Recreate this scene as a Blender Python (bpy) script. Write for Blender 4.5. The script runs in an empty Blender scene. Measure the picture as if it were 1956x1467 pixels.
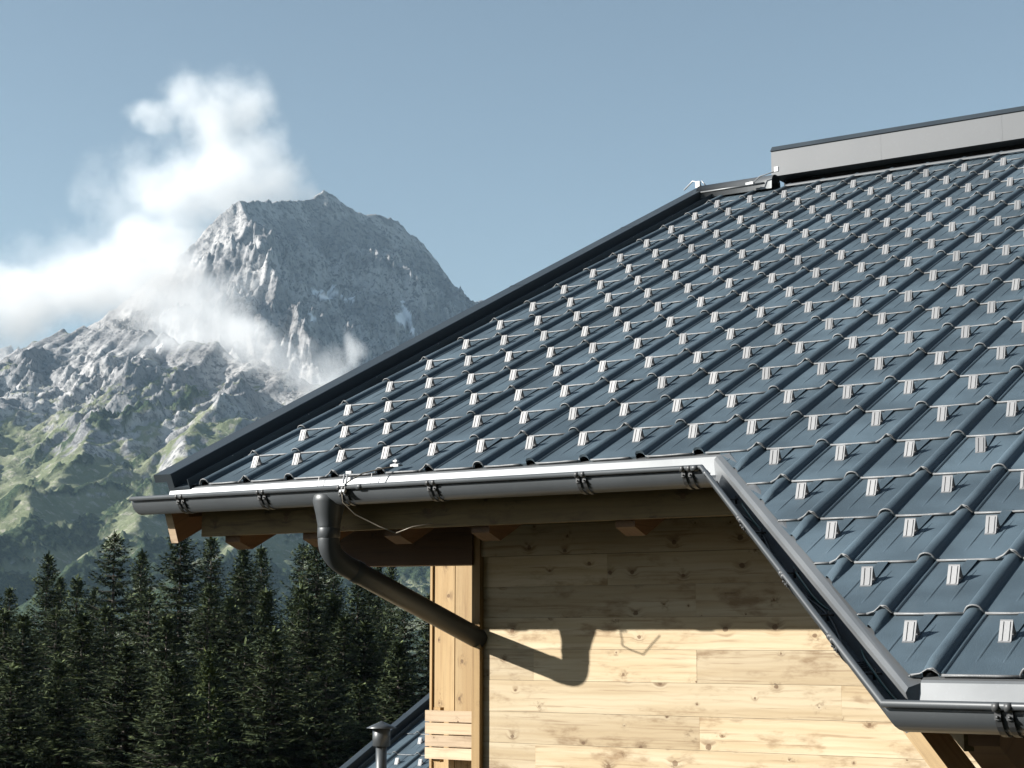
import bpy, math, random
import numpy as np
from mathutils import Vector, Matrix

# ---------------------------------------------------------------- camera, sky, sun, exposure
sc = bpy.context.scene
CAM = Vector((6.721016, -7.097112, -0.826489))
RIGHT = Vector((0.8326013, 0.5538728, 0.0)); DOWN = Vector((-0.0768703, 0.1155542, -0.9903223)); FWD = Vector((-0.5485125, 0.8245436, 0.1387870))
FPX = 3413.30            # focal length in photograph pixels (1956 wide)
cd = bpy.data.cameras.new('camera'); cam = bpy.data.objects.new('camera', cd); sc.collection.objects.link(cam)
cd.sensor_width = 36.0; cd.lens = FPX / 1956 * 36.0; cd.clip_start = 0.1; cd.clip_end = 60000
M = Matrix.Identity(4)
for i in range(3):
    M[i][0] = RIGHT[i]; M[i][1] = -DOWN[i]; M[i][2] = -FWD[i]; M[i][3] = CAM[i]
cam.matrix_world = M
sc.camera = cam

SUN = Vector((0.668, 0.607, -0.432)).normalized()       # direction in which sunlight travels
SUN_EL = math.asin(-SUN.z); TOSUN = -SUN
w = bpy.data.worlds.new('World'); sc.world = w; w.use_nodes = True
nt = w.node_tree; bg = nt.nodes['Background']
sky = nt.nodes.new('ShaderNodeTexSky'); sky.sky_type = 'NISHITA'; sky.sun_disc = False
sky.sun_elevation = SUN_EL; sky.sun_rotation = math.atan2(TOSUN.x, TOSUN.y)
sky.altitude = 600; sky.air_density = 1.0; sky.dust_density = 0.75; sky.ozone_density = 1.0
hs = nt.nodes.new('ShaderNodeHueSaturation'); hs.inputs['Hue'].default_value = 0.485; hs.inputs['Saturation'].default_value = 0.80; hs.inputs['Value'].default_value = 1.0
nt.links.new(sky.outputs[0], hs.inputs['Color']); nt.links.new(hs.outputs[0], bg.inputs[0])
bg.inputs[1].default_value = 0.055
sl = bpy.data.lights.new('sun', 'SUN'); sl.energy = 5.0; sl.angle = math.radians(0.5); sl.color = (1.0, 0.955, 0.885)
so = bpy.data.objects.new('sun', sl); sc.collection.objects.link(so)
so.rotation_euler = SUN.to_track_quat('-Z', 'Y').to_euler(); so.location = (-20, -20, 30)
sc.view_settings.view_transform = 'Standard'; sc.view_settings.look = 'None'
sc.view_settings.exposure = 1.18; sc.view_settings.gamma = 1.0
sc.cycles.volume_bounces = 2; sc.cycles.max_bounces = 8

# ---------------------------------------------------------------- frame of the roof
CO = 0.4404912                      # one tile course up the slope
X = Vector((1, 0, 0)); U = Vector((0, 0.90785015, 0.41929477)); N = Vector((0, -0.41929477, 0.90785015)); Z = Vector((0, 0, 1)); Y = Vector((0, 1, 0))
PAN = -0.026                        # tile pan below the rib crests
def rp(k, j, n=0.0, base=0.0):      # rib k, course j -> world
    return X * (0.3 * k) + U * (CO * j) + N * (n + base)
def px_of(p):
    d = Vector(p) - CAM; z = d.dot(FWD)
    return 978 + FPX * d.dot(RIGHT) / z, 733 + FPX * d.dot(DOWN) / z, z

# ---------------------------------------------------------------- helpers
COL = sc.collection
def tag(o, label=None, cat=None, group=None, kind=None):
    if label: o['label'] = label
    if cat: o['category'] = cat
    if group: o['group'] = group
    if kind: o['kind'] = kind
    return o
def empty(name, loc, label, cat, group=None):
    o = bpy.data.objects.new(name, None); COL.objects.link(o); o.location = loc; o.empty_display_size = 0.2
    return tag(o, label, cat, group)
class MB:
    def __init__(s): s.v = []; s.f = []; s.wc = []; s.sm = []; s.mi = []; s.cur = 0
    def add(s, vs, fs, wc=None, smooth=False):
        b = len(s.v); s.v += [tuple(v) for v in vs]; s.f += [tuple(i + b for i in f) for f in fs]
        s.wc += wc if wc else [(0, 0, 0)] * len(vs); s.sm += [smooth] * len(fs); s.mi += [s.cur] * len(fs)
    def box(s, o, a, b, c):         # corner o and three edge vectors
        o, a, b, c = map(Vector, (o, a, b, c))
        vs = [o, o + a, o + a + b, o + b, o + c, o + a + c, o + a + b + c, o + b + c]
        fs = [(0, 3, 2, 1), (4, 5, 6, 7), (0, 1, 5, 4), (1, 2, 6, 5), (2, 3, 7, 6), (3, 0, 4, 7)]
        if a.cross(b).dot(c) < 0: fs = [f[::-1] for f in fs]
        s.add(vs, fs)
    def board(s, o, a, b, c, bid, bev=0.0):  # a along the grain, b across, c thickness (towards the back)
        o, a, b, c = map(Vector, (o, a, b, c)); L, W, T = a.length, b.length, c.length
        fs = [(0, 3, 2, 1), (4, 5, 6, 7), (0, 1, 5, 4), (1, 2, 6, 5), (2, 3, 7, 6), (3, 0, 4, 7)]
        if a.cross(b).dot(c) < 0: fs = [f[::-1] for f in fs]
        vs = [o, o + a, o + a + b, o + b, o + c, o + a + c, o + a + b + c, o + b + c]
        off = (bid * 3.7) % 17.0
        wc = [(off, 0, bid), (off + L, 0, bid), (off + L, W, bid), (off, W, bid), (off, -T, bid), (off + L, -T, bid), (off + L, W + T, bid), (off, W + T, bid)]
        s.add(vs, fs, wc)
    def prism(s, poly, d, wc=None):
        d = Vector(d); n = len(poly); vs = [Vector(p) for p in poly] + [Vector(p) + d for p in poly]
        fs = [tuple(range(n))[::-1], tuple(range(n, 2 * n))] + [(i, (i + 1) % n, (i + 1) % n + n, i + n) for i in range(n)]
        s.add(vs, fs, wc)
    def tube(s, path, r, seg=8, cap=True, closed=False):
        path = [Vector(p) for p in path]; n = len(path); rr = r if isinstance(r, (list, tuple)) else [r] * n
        t0 = (path[1] - path[0]).normalized(); ref = Z if abs(t0.z) < 0.9 else X
        u = t0.cross(ref).normalized(); vs = []; fs = []
        for i in range(n):
            if i == 0: t = path[1] - path[0]
            elif i == n - 1: t = path[-1] - path[-2]
            else: t = (path[i + 1] - path[i]).normalized() + (path[i] - path[i - 1]).normalized()
            t.normalize(); u = (u - t * u.dot(t)).normalized(); v = t.cross(u)
            for k in range(seg):
                a = 2 * math.pi * k / seg; vs.append(path[i] + (u * math.cos(a) + v * math.sin(a)) * rr[i])
        for i in range(n - 1):
            for k in range(seg):
                fs.append((i * seg + k, i * seg + (k + 1) % seg, (i + 1) * seg + (k + 1) % seg, (i + 1) * seg + k))
        if cap: fs += [tuple(range(seg))[::-1], tuple(range((n - 1) * seg, n * seg))]
        s.add(vs, fs, smooth=True)
    def sweep(s, path, prof, smooth=False, closed=False):
        # path 3-D polyline, prof list of (outward offset horizontally, dz); mitred in plan
        path = [Vector(p) for p in path]; n = len(path); m = len(prof); vs = []; fs = []
        for i in range(n):
            ds = []
            if i > 0: ds.append((path[i] - path[i - 1]))
            if i < n - 1: ds.append((path[i + 1] - path[i]))
            ns = []
            for d in ds:
                h = Vector((d.x, d.y, 0)).normalized(); ns.append(Vector((-h.y, h.x, 0)))
            nn = sum(ns, Vector((0, 0, 0))).normalized(); sc_ = 1.0 / max(0.3, nn.dot(ns[0]))
            for (a, b) in prof: vs.append(path[i] + nn * (a * sc_) + Z * b)
        mm = m if closed else m - 1
        for i in range(n - 1):
            for k in range(mm):
                k2 = (k + 1) % m; fs.append((i * m + k, i * m + k2, (i + 1) * m + k2, (i + 1) * m + k))
        if closed: fs += [tuple(range(m))[::-1], tuple(range((n - 1) * m, n * m))]
        s.add(vs, fs, smooth=smooth)
    def build(s, name, mat, parent=None, label=None, mat2=None):
        me = bpy.data.meshes.new(name); me.from_pydata(s.v, [], s.f); me.materials.append(mat)
        if any(s.sm): me.polygons.foreach_set('use_smooth', s.sm)
        if mat2: me.materials.append(mat2); me.polygons.foreach_set('material_index', s.mi)
        a = me.attributes.new('wc', 'FLOAT_VECTOR', 'POINT'); a.data.foreach_set('vector', np.array(s.wc, 'f').ravel())
        me.update(); o = bpy.data.objects.new(name, me); COL.objects.link(o)
        if parent is not None:
            o.parent = parent; o.matrix_parent_inverse = parent.matrix_basis.inverted()
        if label: o['label'] = label
        return o
def reparent_local(o, parent):
    o.parent = parent; o.matrix_parent_inverse = Matrix.Identity(4)

# ---------------------------------------------------------------- materials
def new_mat(name):
    m = bpy.data.materials.new(name); m.use_nodes = True; return m, m.node_tree, m.node_tree.nodes['Principled BSDF']
def nd(nt, t, **kw):
    n = nt.nodes.new(t)
    for k, v in kw.items():
        if k in n.inputs: n.inputs[k].default_value = v
        else: setattr(n, k, v)
    return n
def math_n(nt, op, a, b=None, c=None, clamp=False):
    n = nt.nodes.new('ShaderNodeMath'); n.operation = op; n.use_clamp = clamp
    for i, v in enumerate((a, b, c)):
        if v is None: continue
        if isinstance(v, (int, float)): n.inputs[i].default_value = v
        else: nt.links.new(v, n.inputs[i])
    return n.outputs[0]
def vmath(nt, op, a, b=None):
    n = nt.nodes.new('ShaderNodeVectorMath'); n.operation = op
    for i, v in enumerate((a, b)):
        if v is None: continue
        if isinstance(v, (tuple, list)): n.inputs[i].default_value = v
        else: nt.links.new(v, n.inputs[i])
    return n.outputs[1] if op in ('LENGTH', 'DISTANCE', 'DOT_PRODUCT') else n.outputs[0]
def mixc(nt, f, a, b, mode='MIX'):
    n = nt.nodes.new('ShaderNodeMix'); n.data_type = 'RGBA'; n.blend_type = mode
    if isinstance(f, (int, float)): n.inputs[0].default_value = f
    else: nt.links.new(f, n.inputs[0])
    for i, v in ((6, a), (7, b)):
        if isinstance(v, (tuple, list)): n.inputs[i].default_value = (*v[:3], 1)
        else: nt.links.new(v, n.inputs[i])
    return n.outputs[2]
def ramp(nt, f, stops):
    n = nt.nodes.new('ShaderNodeValToRGB'); nt.links.new(f, n.inputs[0]); e = n.color_ramp.elements
    while len(e) < len(stops): e.new(0.5)
    for el, (p, c) in zip(e, stops): el.position = p; el.color = (*c, 1) if len(c) == 3 else c
    return n.outputs[0]
def sstep(nt, v, lo, hi, a=0.0, b=1.0):
    n = nt.nodes.new('ShaderNodeMapRange'); n.interpolation_type = 'SMOOTHSTEP'; nt.links.new(v, n.inputs[0])
    n.inputs[1].default_value = lo; n.inputs[2].default_value = hi; n.inputs[3].default_value = a; n.inputs[4].default_value = b
    return n.outputs[0]
def noise(nt, vec, scale, detail=4, rough=0.55, out=0):
    n = nt.nodes.new('ShaderNodeTexNoise'); nt.links.new(vec, n.inputs['Vector'])
    n.inputs['Scale'].default_value = scale; n.inputs['Detail'].default_value = detail; n.inputs['Roughness'].default_value = rough
    return n.outputs[out]
def metal(name, col, metallic, rough, grain=0.0, gscale=300.0, dirt=0.25):
    m, nt, p = new_mat(name); tc = nt.nodes.new('ShaderNodeTexCoord').outputs['Object']
    big = noise(nt, tc, 2.3, 5); f = sstep(nt, big, 0.35, 0.7)
    sp = noise(nt, tc, 55.0, 3) if not grain else noise(nt, tc, 210.0, 2, 0.7); f2 = sstep(nt, sp, 0.58, 0.72)
    c = mixc(nt, f, tuple(x * (1 - dirt * 0.5) for x in col), tuple(min(1, x * (1 + dirt * 0.35)) for x in col))
    c = mixc(nt, math_n(nt, 'MULTIPLY', f2, dirt * 0.6), c, tuple(min(1, x * 1.7 + 0.01) for x in col))
    if grain > 0.7:      # each tile its own tone, faint dust runs down the slope
        at = nt.nodes.new('ShaderNodeAttribute'); at.attribute_name = 'wc'; sx = nt.nodes.new('ShaderNodeSeparateXYZ'); nt.links.new(at.outputs['Vector'], sx.inputs[0])
        hv = nt.nodes.new('ShaderNodeHueSaturation'); nt.links.new(c, hv.inputs['Color']); nt.links.new(sstep(nt, sx.outputs[0], 0.0, 1.0, 0.93, 1.07), hv.inputs['Value'])
        rn = noise(nt, vmath(nt, 'MULTIPLY', tc, (34.0, 2.2, 2.2)), 1.0, 4, 0.6)
        c = mixc(nt, sstep(nt, rn, 0.58, 0.8, 0.0, 0.12), hv.outputs[0], (0.20, 0.21, 0.21))
    nt.links.new(c, p.inputs['Base Color']); p.inputs['Metallic'].default_value = metallic
    r = sstep(nt, big, 0.3, 0.75, rough - 0.05, rough + 0.07); nt.links.new(r, p.inputs['Roughness'])
    if grain:
        b = nd(nt, 'ShaderNodeBump', Strength=grain, Distance=0.002)
        g = noise(nt, tc, gscale, 2, 0.6); nt.links.new(g, b.inputs['Height']); nt.links.new(b.outputs[0], p.inputs['Normal'])
    return m
def wood(name, light, mid, dark, knotc=(0.10, 0.055, 0.025), knots=1.0, stain=0.5, rough=0.75, kd=0.62):
    m, nt, p = new_mat(name)
    at = nt.nodes.new('ShaderNodeAttribute'); at.attribute_name = 'wc'
    sep = nt.nodes.new('ShaderNodeSeparateXYZ'); nt.links.new(at.outputs['Vector'], sep.inputs[0]); u, v, bid = sep.outputs
    idf = math_n(nt, 'MULTIPLY', bid, 7.31)
    vv = math_n(nt, 'ADD', v, math_n(nt, 'MULTIPLY', bid, 0.637))
    def comb(a, b, c):
        n = nt.nodes.new('ShaderNodeCombineXYZ')
        for i, q in enumerate((a, b, c)):
            if isinstance(q, (int, float)): n.inputs[i].default_value = q
            else: nt.links.new(q, n.inputs[i])
        return n.outputs[0]
    kv = comb(math_n(nt, 'MULTIPLY', u, 4.6), math_n(nt, 'MULTIPLY', vv, 5.2), 0.0)
    wob = noise(nt, comb(math_n(nt, 'MULTIPLY', u, 45.0), math_n(nt, 'MULTIPLY', vv, 45.0), idf), 1.0, 3)
    vo = nt.nodes.new('ShaderNodeTexVoronoi'); vo.voronoi_dimensions = '2D'; vo.inputs['Scale'].default_value = 1.0; nt.links.new(kv, vo.inputs['Vector'])
    d = math_n(nt, 'ADD', vo.outputs['Distance'], math_n(nt, 'MULTIPLY', math_n(nt, 'SUBTRACT', wob, 0.5), 0.06))
    sc3 = nt.nodes.new('ShaderNodeSeparateColor'); nt.links.new(vo.outputs['Color'], sc3.inputs[0])
    keep = sstep(nt, sc3.outputs[0], kd - 0.3, kd - 0.25)
    size = math_n(nt, 'ADD', math_n(nt, 'MULTIPLY', math_n(nt, 'POWER', sc3.outputs[1], 2.0), 0.045), 0.014)
    kn = math_n(nt, 'DIVIDE', d, size)
    core = math_n(nt, 'MULTIPLY', sstep(nt, kn, 0.75, 1.25, 1.0, 0.0), keep)
    ring = math_n(nt, 'MULTIPLY', sstep(nt, math_n(nt, 'ABSOLUTE', math_n(nt, 'SUBTRACT', kn, 1.15)), 0.0, 0.35, 1.0, 0.0), keep)
    halo = math_n(nt, 'MULTIPLY', sstep(nt, kn, 1.0, 6.0, 1.0, 0.0), keep)
    warp = math_n(nt, 'MULTIPLY', halo, 0.02)
    gv = comb(math_n(nt, 'MULTIPLY', u, 2.2), math_n(nt, 'MULTIPLY', math_n(nt, 'ADD', vv, warp), 60.0), idf)
    g1 = noise(nt, gv, 1.0, 4, 0.6)
    gv2 = comb(math_n(nt, 'MULTIPLY', u, 0.9), math_n(nt, 'MULTIPLY', math_n(nt, 'ADD', vv, math_n(nt, 'MULTIPLY', warp, 2.0)), 14.0), idf)
    g2 = noise(nt, gv2, 1.0, 3, 0.5)
    st = noise(nt, comb(math_n(nt, 'MULTIPLY', u, 3.5), math_n(nt, 'MULTIPLY', vv, 9.0), idf), 1.0, 5, 0.65)
    wave = nt.nodes.new('ShaderNodeTexWave'); wave.wave_type = 'BANDS'; wave.bands_direction = 'Y'
    wave.inputs['Scale'].default_value = 9.0; wave.inputs['Distortion'].default_value = 6.0; wave.inputs['Detail'].default_value = 2.0; wave.inputs['Detail Scale'].default_value = 0.8
    nt.links.new(comb(math_n(nt, 'MULTIPLY', u, 0.35), math_n(nt, 'ADD', vv, warp), idf), wave.inputs['Vector'])
    c = mixc(nt, sstep(nt, g2, 0.35, 0.68), light, mid)
    c = mixc(nt, math_n(nt, 'MULTIPLY', sstep(nt, wave.outputs['Fac'], 0.55, 1.0), 0.13), c, dark)
    c = mixc(nt, math_n(nt, 'MULTIPLY', sstep(nt, g1, 0.54, 0.72), 0.62), c, dark)
    stf = math_n(nt, 'MULTIPLY', sstep(nt, st, 0.52, 0.72), stain)
    c = mixc(nt, stf, c, dark)
    bl = noise(nt, comb(math_n(nt, 'MULTIPLY', u, 5.0), math_n(nt, 'MULTIPLY', vv, 22.0), math_n(nt, 'ADD', idf, 40.0)), 1.0, 5, 0.7)
    blk = math_n(nt, 'MULTIPLY', sstep(nt, bl, 0.6, 0.72), stf)
    c = mixc(nt, blk, c, knotc)
    # dark feathering round the knots and loose specks
    fe = noise(nt, comb(math_n(nt, 'MULTIPLY', u, 26.0), math_n(nt, 'MULTIPLY', vv, 34.0), math_n(nt, 'ADD', idf, 9.0)), 1.0, 6, 0.75)
    h2 = math_n(nt, 'MULTIPLY', sstep(nt, d, 0.02, 0.30, 1.0, 0.0), sstep(nt, sc3.outputs[2], 0.35, 0.6))
    c = mixc(nt, math_n(nt, 'MULTIPLY', math_n(nt, 'MULTIPLY', h2, sstep(nt, fe, 0.5, 0.64)), 0.8 * knots), c, tuple(x * 0.7 for x in dark))
    c = mixc(nt, math_n(nt, 'MULTIPLY', sstep(nt, fe, 0.66, 0.74), 0.5 * knots), c, dark)
    c = mixc(nt, math_n(nt, 'MULTIPLY', math_n(nt, 'MULTIPLY', halo, sstep(nt, g1, 0.42, 0.6)), 0.75 * knots), c, tuple(x * 0.8 for x in dark))
    c = mixc(nt, math_n(nt, 'MULTIPLY', core, 0.85 * knots), c, tuple(x * 1.25 for x in knotc))
    c = mixc(nt, math_n(nt, 'MULTIPLY', ring, 0.85 * knots), c, knotc)
    bv = nt.nodes.new('ShaderNodeTexWhiteNoise'); bv.noise_dimensions = '1D'; nt.links.new(bid, bv.inputs['W'])
    hsn = nt.nodes.new('ShaderNodeHueSaturation'); nt.links.new(c, hsn.inputs['Color'])
    nt.links.new(sstep(nt, bv.outputs['Value'], 0.0, 1.0, 0.85, 1.12), hsn.inputs['Value'])
    nt.links.new(hsn.outputs[0], p.inputs['Base Color']); p.inputs['Roughness'].default_value = rough
    b = nd(nt, 'ShaderNodeBump', Strength=0.35, Distance=0.0015)
    nt.links.new(math_n(nt, 'SUBTRACT', g1, math_n(nt, 'MULTIPLY', ring, 0.6)), b.inputs['Height']); nt.links.new(b.outputs[0], p.inputs['Normal'])
    return m

ROOF = metal('coated_roof_aluminium', (0.058, 0.086, 0.108), 0.0, 0.55, 0.8, 260.0, 0.55)
BEAD = metal('folded_tile_edge', (0.185, 0.193, 0.2), 0.15, 0.45, 0.4, 500.0, 0.4)
GUARD = metal('snow_guard_aluminium', (0.195, 0.202, 0.212), 0.12, 0.52, 0.1, 300.0, 0.2)
FLASH = metal('smooth_flashing', (0.17, 0.18, 0.188), 0.5, 0.42, 0.0, 300.0, 0.12)
VERGE = metal('verge_paint', (0.028, 0.038, 0.047), 0.0, 0.5, 0.25, 420.0, 0.2)  # base colour darkened to carry the shade on the inner verge face
GUTM = metal('gutter_paint', (0.060, 0.067, 0.073), 0.2, 0.42, 0.0, 300.0, 0.15)
CLIPM = metal('bracket_paint', (0.055, 0.058, 0.061), 0.1, 0.42, 0.0, 300.0, 0.2)
LIGHTM = metal('zinc_metal', (0.38, 0.39, 0.40), 0.4, 0.4, 0.0, 300.0, 0.2)
CAPM = metal('ridge_box_sheet', (0.132, 0.142, 0.153), 0.1, 0.55, 0.0, 300.0, 0.12)
DARKM = metal('dark_backing', (0.012, 0.013, 0.014), 0.0, 0.8)
CABLE = metal('green_cable', (0.01, 0.05, 0.04), 0.0, 0.4)
BLACKC = metal('black_plastic', (0.01, 0.01, 0.011), 0.0, 0.5)
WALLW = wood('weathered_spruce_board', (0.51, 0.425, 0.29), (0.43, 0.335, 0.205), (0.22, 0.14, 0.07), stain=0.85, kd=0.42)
POSTW = wood('golden_larch', (0.36, 0.24, 0.105), (0.29, 0.18, 0.075), (0.15, 0.08, 0.03), stain=0.2, kd=0.85)
PANELW = wood('warm_spruce_panel', (0.40, 0.285, 0.145), (0.35, 0.235, 0.11), (0.21, 0.13, 0.06), stain=0.25, kd=0.7)
SLATW = wood('pale_spruce_slat', (0.50, 0.385, 0.265), (0.44, 0.33, 0.21), (0.25, 0.17, 0.10), stain=0.3, kd=0.6)
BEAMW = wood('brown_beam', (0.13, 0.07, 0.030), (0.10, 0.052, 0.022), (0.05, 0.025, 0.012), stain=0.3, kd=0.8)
FASCW = wood('fascia_board', (0.20, 0.145, 0.06), (0.165, 0.115, 0.045), (0.07, 0.045, 0.02), stain=0.6, kd=0.5)

# ---------------------------------------------------------------- tiled roof surface
def tile_field(base, k0, k1, j0, j1, koff=0.0, joff=0.0, kleft=None, keep=None):
    """pans, ribs, embossed beads -> MB roof ; rolled lower edges -> MB bead"""
    roof, bead = MB(), MB()
    rnd = random.Random(4)
    rw, rh = 0.0245, 0.026
    arc = [(-rw - 0.004, 0.0)] + [(-rw * math.cos(math.pi * t / 8) - 0.004 * math.sin(math.pi * t / 8), rh * math.sin(math.pi * t / 8) ** 0.65 if t not in (0, 8) else 0.0) for t in range(0, 9)]
    for j in range(j0, j1):
        for k in range(k0, k1):
            if keep and not keep(k, j): continue
            seam = (k + j) % 2 == 1
            prof = [(x, h) for x, h in arc]
            if seam: prof += [(0.029, 0.0035), (0.041, 0.0045), (0.0418, 0.0), (0.05, 0.0)]
            else: prof += [(0.031, 0.0), (0.05, 0.0)]
            prof += [(0.12, 0.0), (0.2, 0.0), (0.3 - rw - 0.004, 0.0)]
            kk, jj = k + koff, j + joff
            if kleft is not None and k == k0: prof = [((kleft - kk) * 0.3, 0.0)] + prof
            us = [0.0, 0.02, 0.07, 0.12, 0.2, 0.3, 0.38, 0.44, CO + 0.03]
            lift = [0.005, 0.0045, 0.0037, 0.003, 0.0017, 0.0, -0.0021, -0.0035, -0.006]
            vs = []
            dn = rnd.uniform(-0.0006, 0.0006)
            for ui, (u, l) in enumerate(zip(us, lift)):
                for (x, h) in prof:
                    hh = h * (1.06 - 0.10 * u / CO) if h > 0.004 else h
                    vs.append(rp(kk, jj, PAN + hh + l + dn, base) + X * x + U * u)
            m = len(prof); fs = []
            for a in range(len(us) - 1):
                for b in range(m - 1): fs.append((a * m + b, a * m + b + 1, (a + 1) * m + b + 1, (a + 1) * m + b))
            tone = rnd.random(); roof.add(vs, fs, wc=[(tone, 0, 0)] * len(vs), smooth=True)
            # vertical nose under the folded edge
            vs = []
            for (x, h) in prof:
                p = rp(kk, jj, PAN + h * 1.06 + 0.005 + dn, base) + X * x; vs += [p, p - N * 0.012 + U * 0.002]
            roof.add(vs, wc=[(tone, 0, 0)] * len(vs), fs=[(2 * b + 1, 2 * b + 3, 2 * b + 2, 2 * b) for b in range(m - 1)])
            # embossed guide beads
            for xe, ua, ub in ((0.112, 0.08, 0.345), (0.195, 0.08, 0.37)):
                L = ub - ua; vv = []; nseg = 6
                for q in range(nseg + 1):
                    t = q / nseg; hgt = 0.0032 * min(1, min(t, 1 - t) * 5) + 0.0002; uu = ua + L * t
                    l = float(np.interp(uu, us, lift)) + dn
                    for (dx, f) in ((-0.0055, 0), (-0.0025, 0.9), (0.0025, 0.9), (0.0055, 0)):
                        vv.append(rp(kk, jj, PAN + l - 0.0004 + hgt * f, base) + X * (xe + dx) + U * uu)
                roof.add(vv, [(q * 4 + b, q * 4 + b + 1, q * 4 + b + 5, q * 4 + b + 4) for q in range(nseg) for b in range(3)], wc=[(tone, 0, 0)] * len(vv), smooth=True)
            # folded edge bead
            def P(x, h): return rp(kk, jj, PAN + 0.002 + h + dn, base) + X * x - U * 0.003
            wj = rnd.uniform(-0.0008, 0.0008)
            x0 = -0.03
            if kleft is not None and k == k0:
                bead.tube([P((kleft - kk) * 0.3 - 0.02, 0.004), P(-0.06, 0.002)], 0.0042, 6)
            endx = 0.3 - (0.058 if (k + 1 + j) % 2 == 1 else 0.034)
            bead.tube([P(0.036, 0.001), P(0.12, 0.0005 + wj), P(0.2, 0.001 - wj), P(endx, 0.001)], 0.0047, 6)
            if seam:
                bead.tube([P(-0.058, 0.001), P(-0.03, 0.014), P(-0.006, rh + 0.009)], [0.0045, 0.004, 0.003], 6)
                bead.tube([P(-0.006, rh + 0.009), P(0.012, rh + 0.004), P(0.034, 0.002)], 0.0024, 6)
                bead.tube([P(-0.006, rh + 0.008), P(0.008, rh - 0.002), P(0.026, 0.006), P(0.036, 0.001)], 0.0018, 5)
            else:
                pts = [P(-0.034, 0.0)] + [P(-(rw + 0.003) * math.cos(math.pi * t / 8), (rh + 0.004) * math.sin(math.pi * t / 8) ** 0.65) for t in range(1, 8)] + [P(0.036, 0.001)]
                bead.tube(pts, [0.0045, 0.004, 0.0035, 0.003, 0.003, 0.003, 0.003, 0.0028, 0.0028], 6)
    return roof, bead

def guard_mb():
    g = MB(); w2 = 0.020; T = 0.0022
    # local frame: x across, y up the slope, z normal to the roof
    def q(x, y, z): return (x, y, z)
    a0, a1 = (0.0, 0.0), (0.050, 0.052)              # front plate
    dy, dz = a1[0] - a0[0], a1[1] - a0[1]; L = math.hypot(dy, dz); ny, nz = -dz / L, dy / L
    g.box(q(-w2, a0[0], a0[1]), (2 * w2, 0, 0), (0, dy, dz), (0, -ny * T, -nz * T))
    g.box(q(-w2, -0.004, -0.002), (2 * w2, 0, 0), (0, 0.008, 0), (0, 0, 0.005))
    for cx in (-0.0105, 0.0105):                     # two pressed ribs
        o = Vector((cx - 0.0022, a0[0] + dy * 0.08, a0[1] + dz * 0.08)) + Vector((0, ny, nz)) * 0.0002
        g.box(o, (0.0044, 0, 0), (0, dy * 0.84, dz * 0.84), (0, ny * 0.0022, nz * 0.0022))
    # rear leg
    g.box(q(-w2, 0.048, 0.051), (2 * w2, 0, 0), (0, 0.006, -0.051), (0, T, 0.0002))
    g.box(q(-w2, 0.020, 0.0), (2 * w2, 0, 0), (0, 0.036, 0), (0, 0, 0.0022))
    g.cur = 1; g.box(q(-0.019, 0.056, 0.0), (0.038, 0, 0), (0, 0.165, 0), (0, 0, 0.0030)); g.cur = 0
    return g
def strap_into(mb, p):           # flat tongue from the guard up under the next tile
    mb.box(p - X * 0.019 + U * 0.055 + N * 0.0005, X * 0.038, U * 0.165, N * 0.0030)

GX, GU = 0.1535, 0.52 * CO       # guard place inside its bay
def guard_points(base, k0, k1, j0, j1, koff, joff, keep):
    out = []
    for j in range(j0, j1):
        for k in range(k0, k1):
            if keep(k, j): out.append(rp(k + koff, j + joff, PAN + 0.0005, base) + X * GX + U * GU)
    return out
ROT = Matrix.Identity(4)
for i in range(3): ROT[i][0] = X[i]; ROT[i][1] = U[i]; ROT[i][2] = N[i]

# ================================================================ THE HOUSE
house = empty('chalet', (1.25, 0.72, -8.0), 'wooden chalet under a blue-grey metal tile roof dotted with snow guards, filling the right half', 'house')
KMAX = 26; KL = -0.285
ED0 = Vector((3.208, -0.12, 0)); EDIR = Vector((0.632, -0.775, 0)).normalized()      # diagonal edge in plan
def keep_main(k, j):
    if j >= 0: return True
    xe = 3.11 + (-(j + 1) * CO * 0.908) * 0.815
    return (k + 1) * 0.3 > xe - 0.05
roof, bead = tile_field(0.0, 0, KMAX, -5, 16, kleft=KL, keep=keep_main)
roof_o = roof.build('roof_covering', ROOF, house); bead_o = bead.build('tile_edges', BEAD, roof_o)
import bmesh
def cut(o, co, no, jneg_only=True):
    bm = bmesh.new(); bm.from_mesh(o.data)
    geo = bm.faces[:]
    low = [f for f in geo if f.calc_center_median().y < 0.0 and f.calc_center_median().x > 2.0]
    es = {e for f in low for e in f.edges}; vs = {v for f in low for v in f.verts}
    bmesh.ops.bisect_plane(bm, geom=list(low) + list(es) + list(vs), plane_co=co, plane_no=no, clear_outer=True)
    for v in bm.verts:
        if v.co.y < 0.0 and v.co.x > 3.1:
            dd_ = -(v.co - co).dot(no); n_ = v.co.dot(N)
            if -0.01 < dd_ < 0.07 and n_ > PAN + 0.008: v.co -= N * ((n_ - PAN - 0.005) * (1 - max(0.0, dd_) / 0.07) ** 1.2)
    bm.to_mesh(o.data); bm.free()
ENO = Vector((-EDIR.y, EDIR.x, 0)) * -1       # points out of the roof (down-left side)
if ENO.dot(Vector((-1, -1, 0))) < 0: ENO = -ENO
cut(roof_o, ED0, ENO); cut(bead_o, ED0, ENO)

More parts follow.
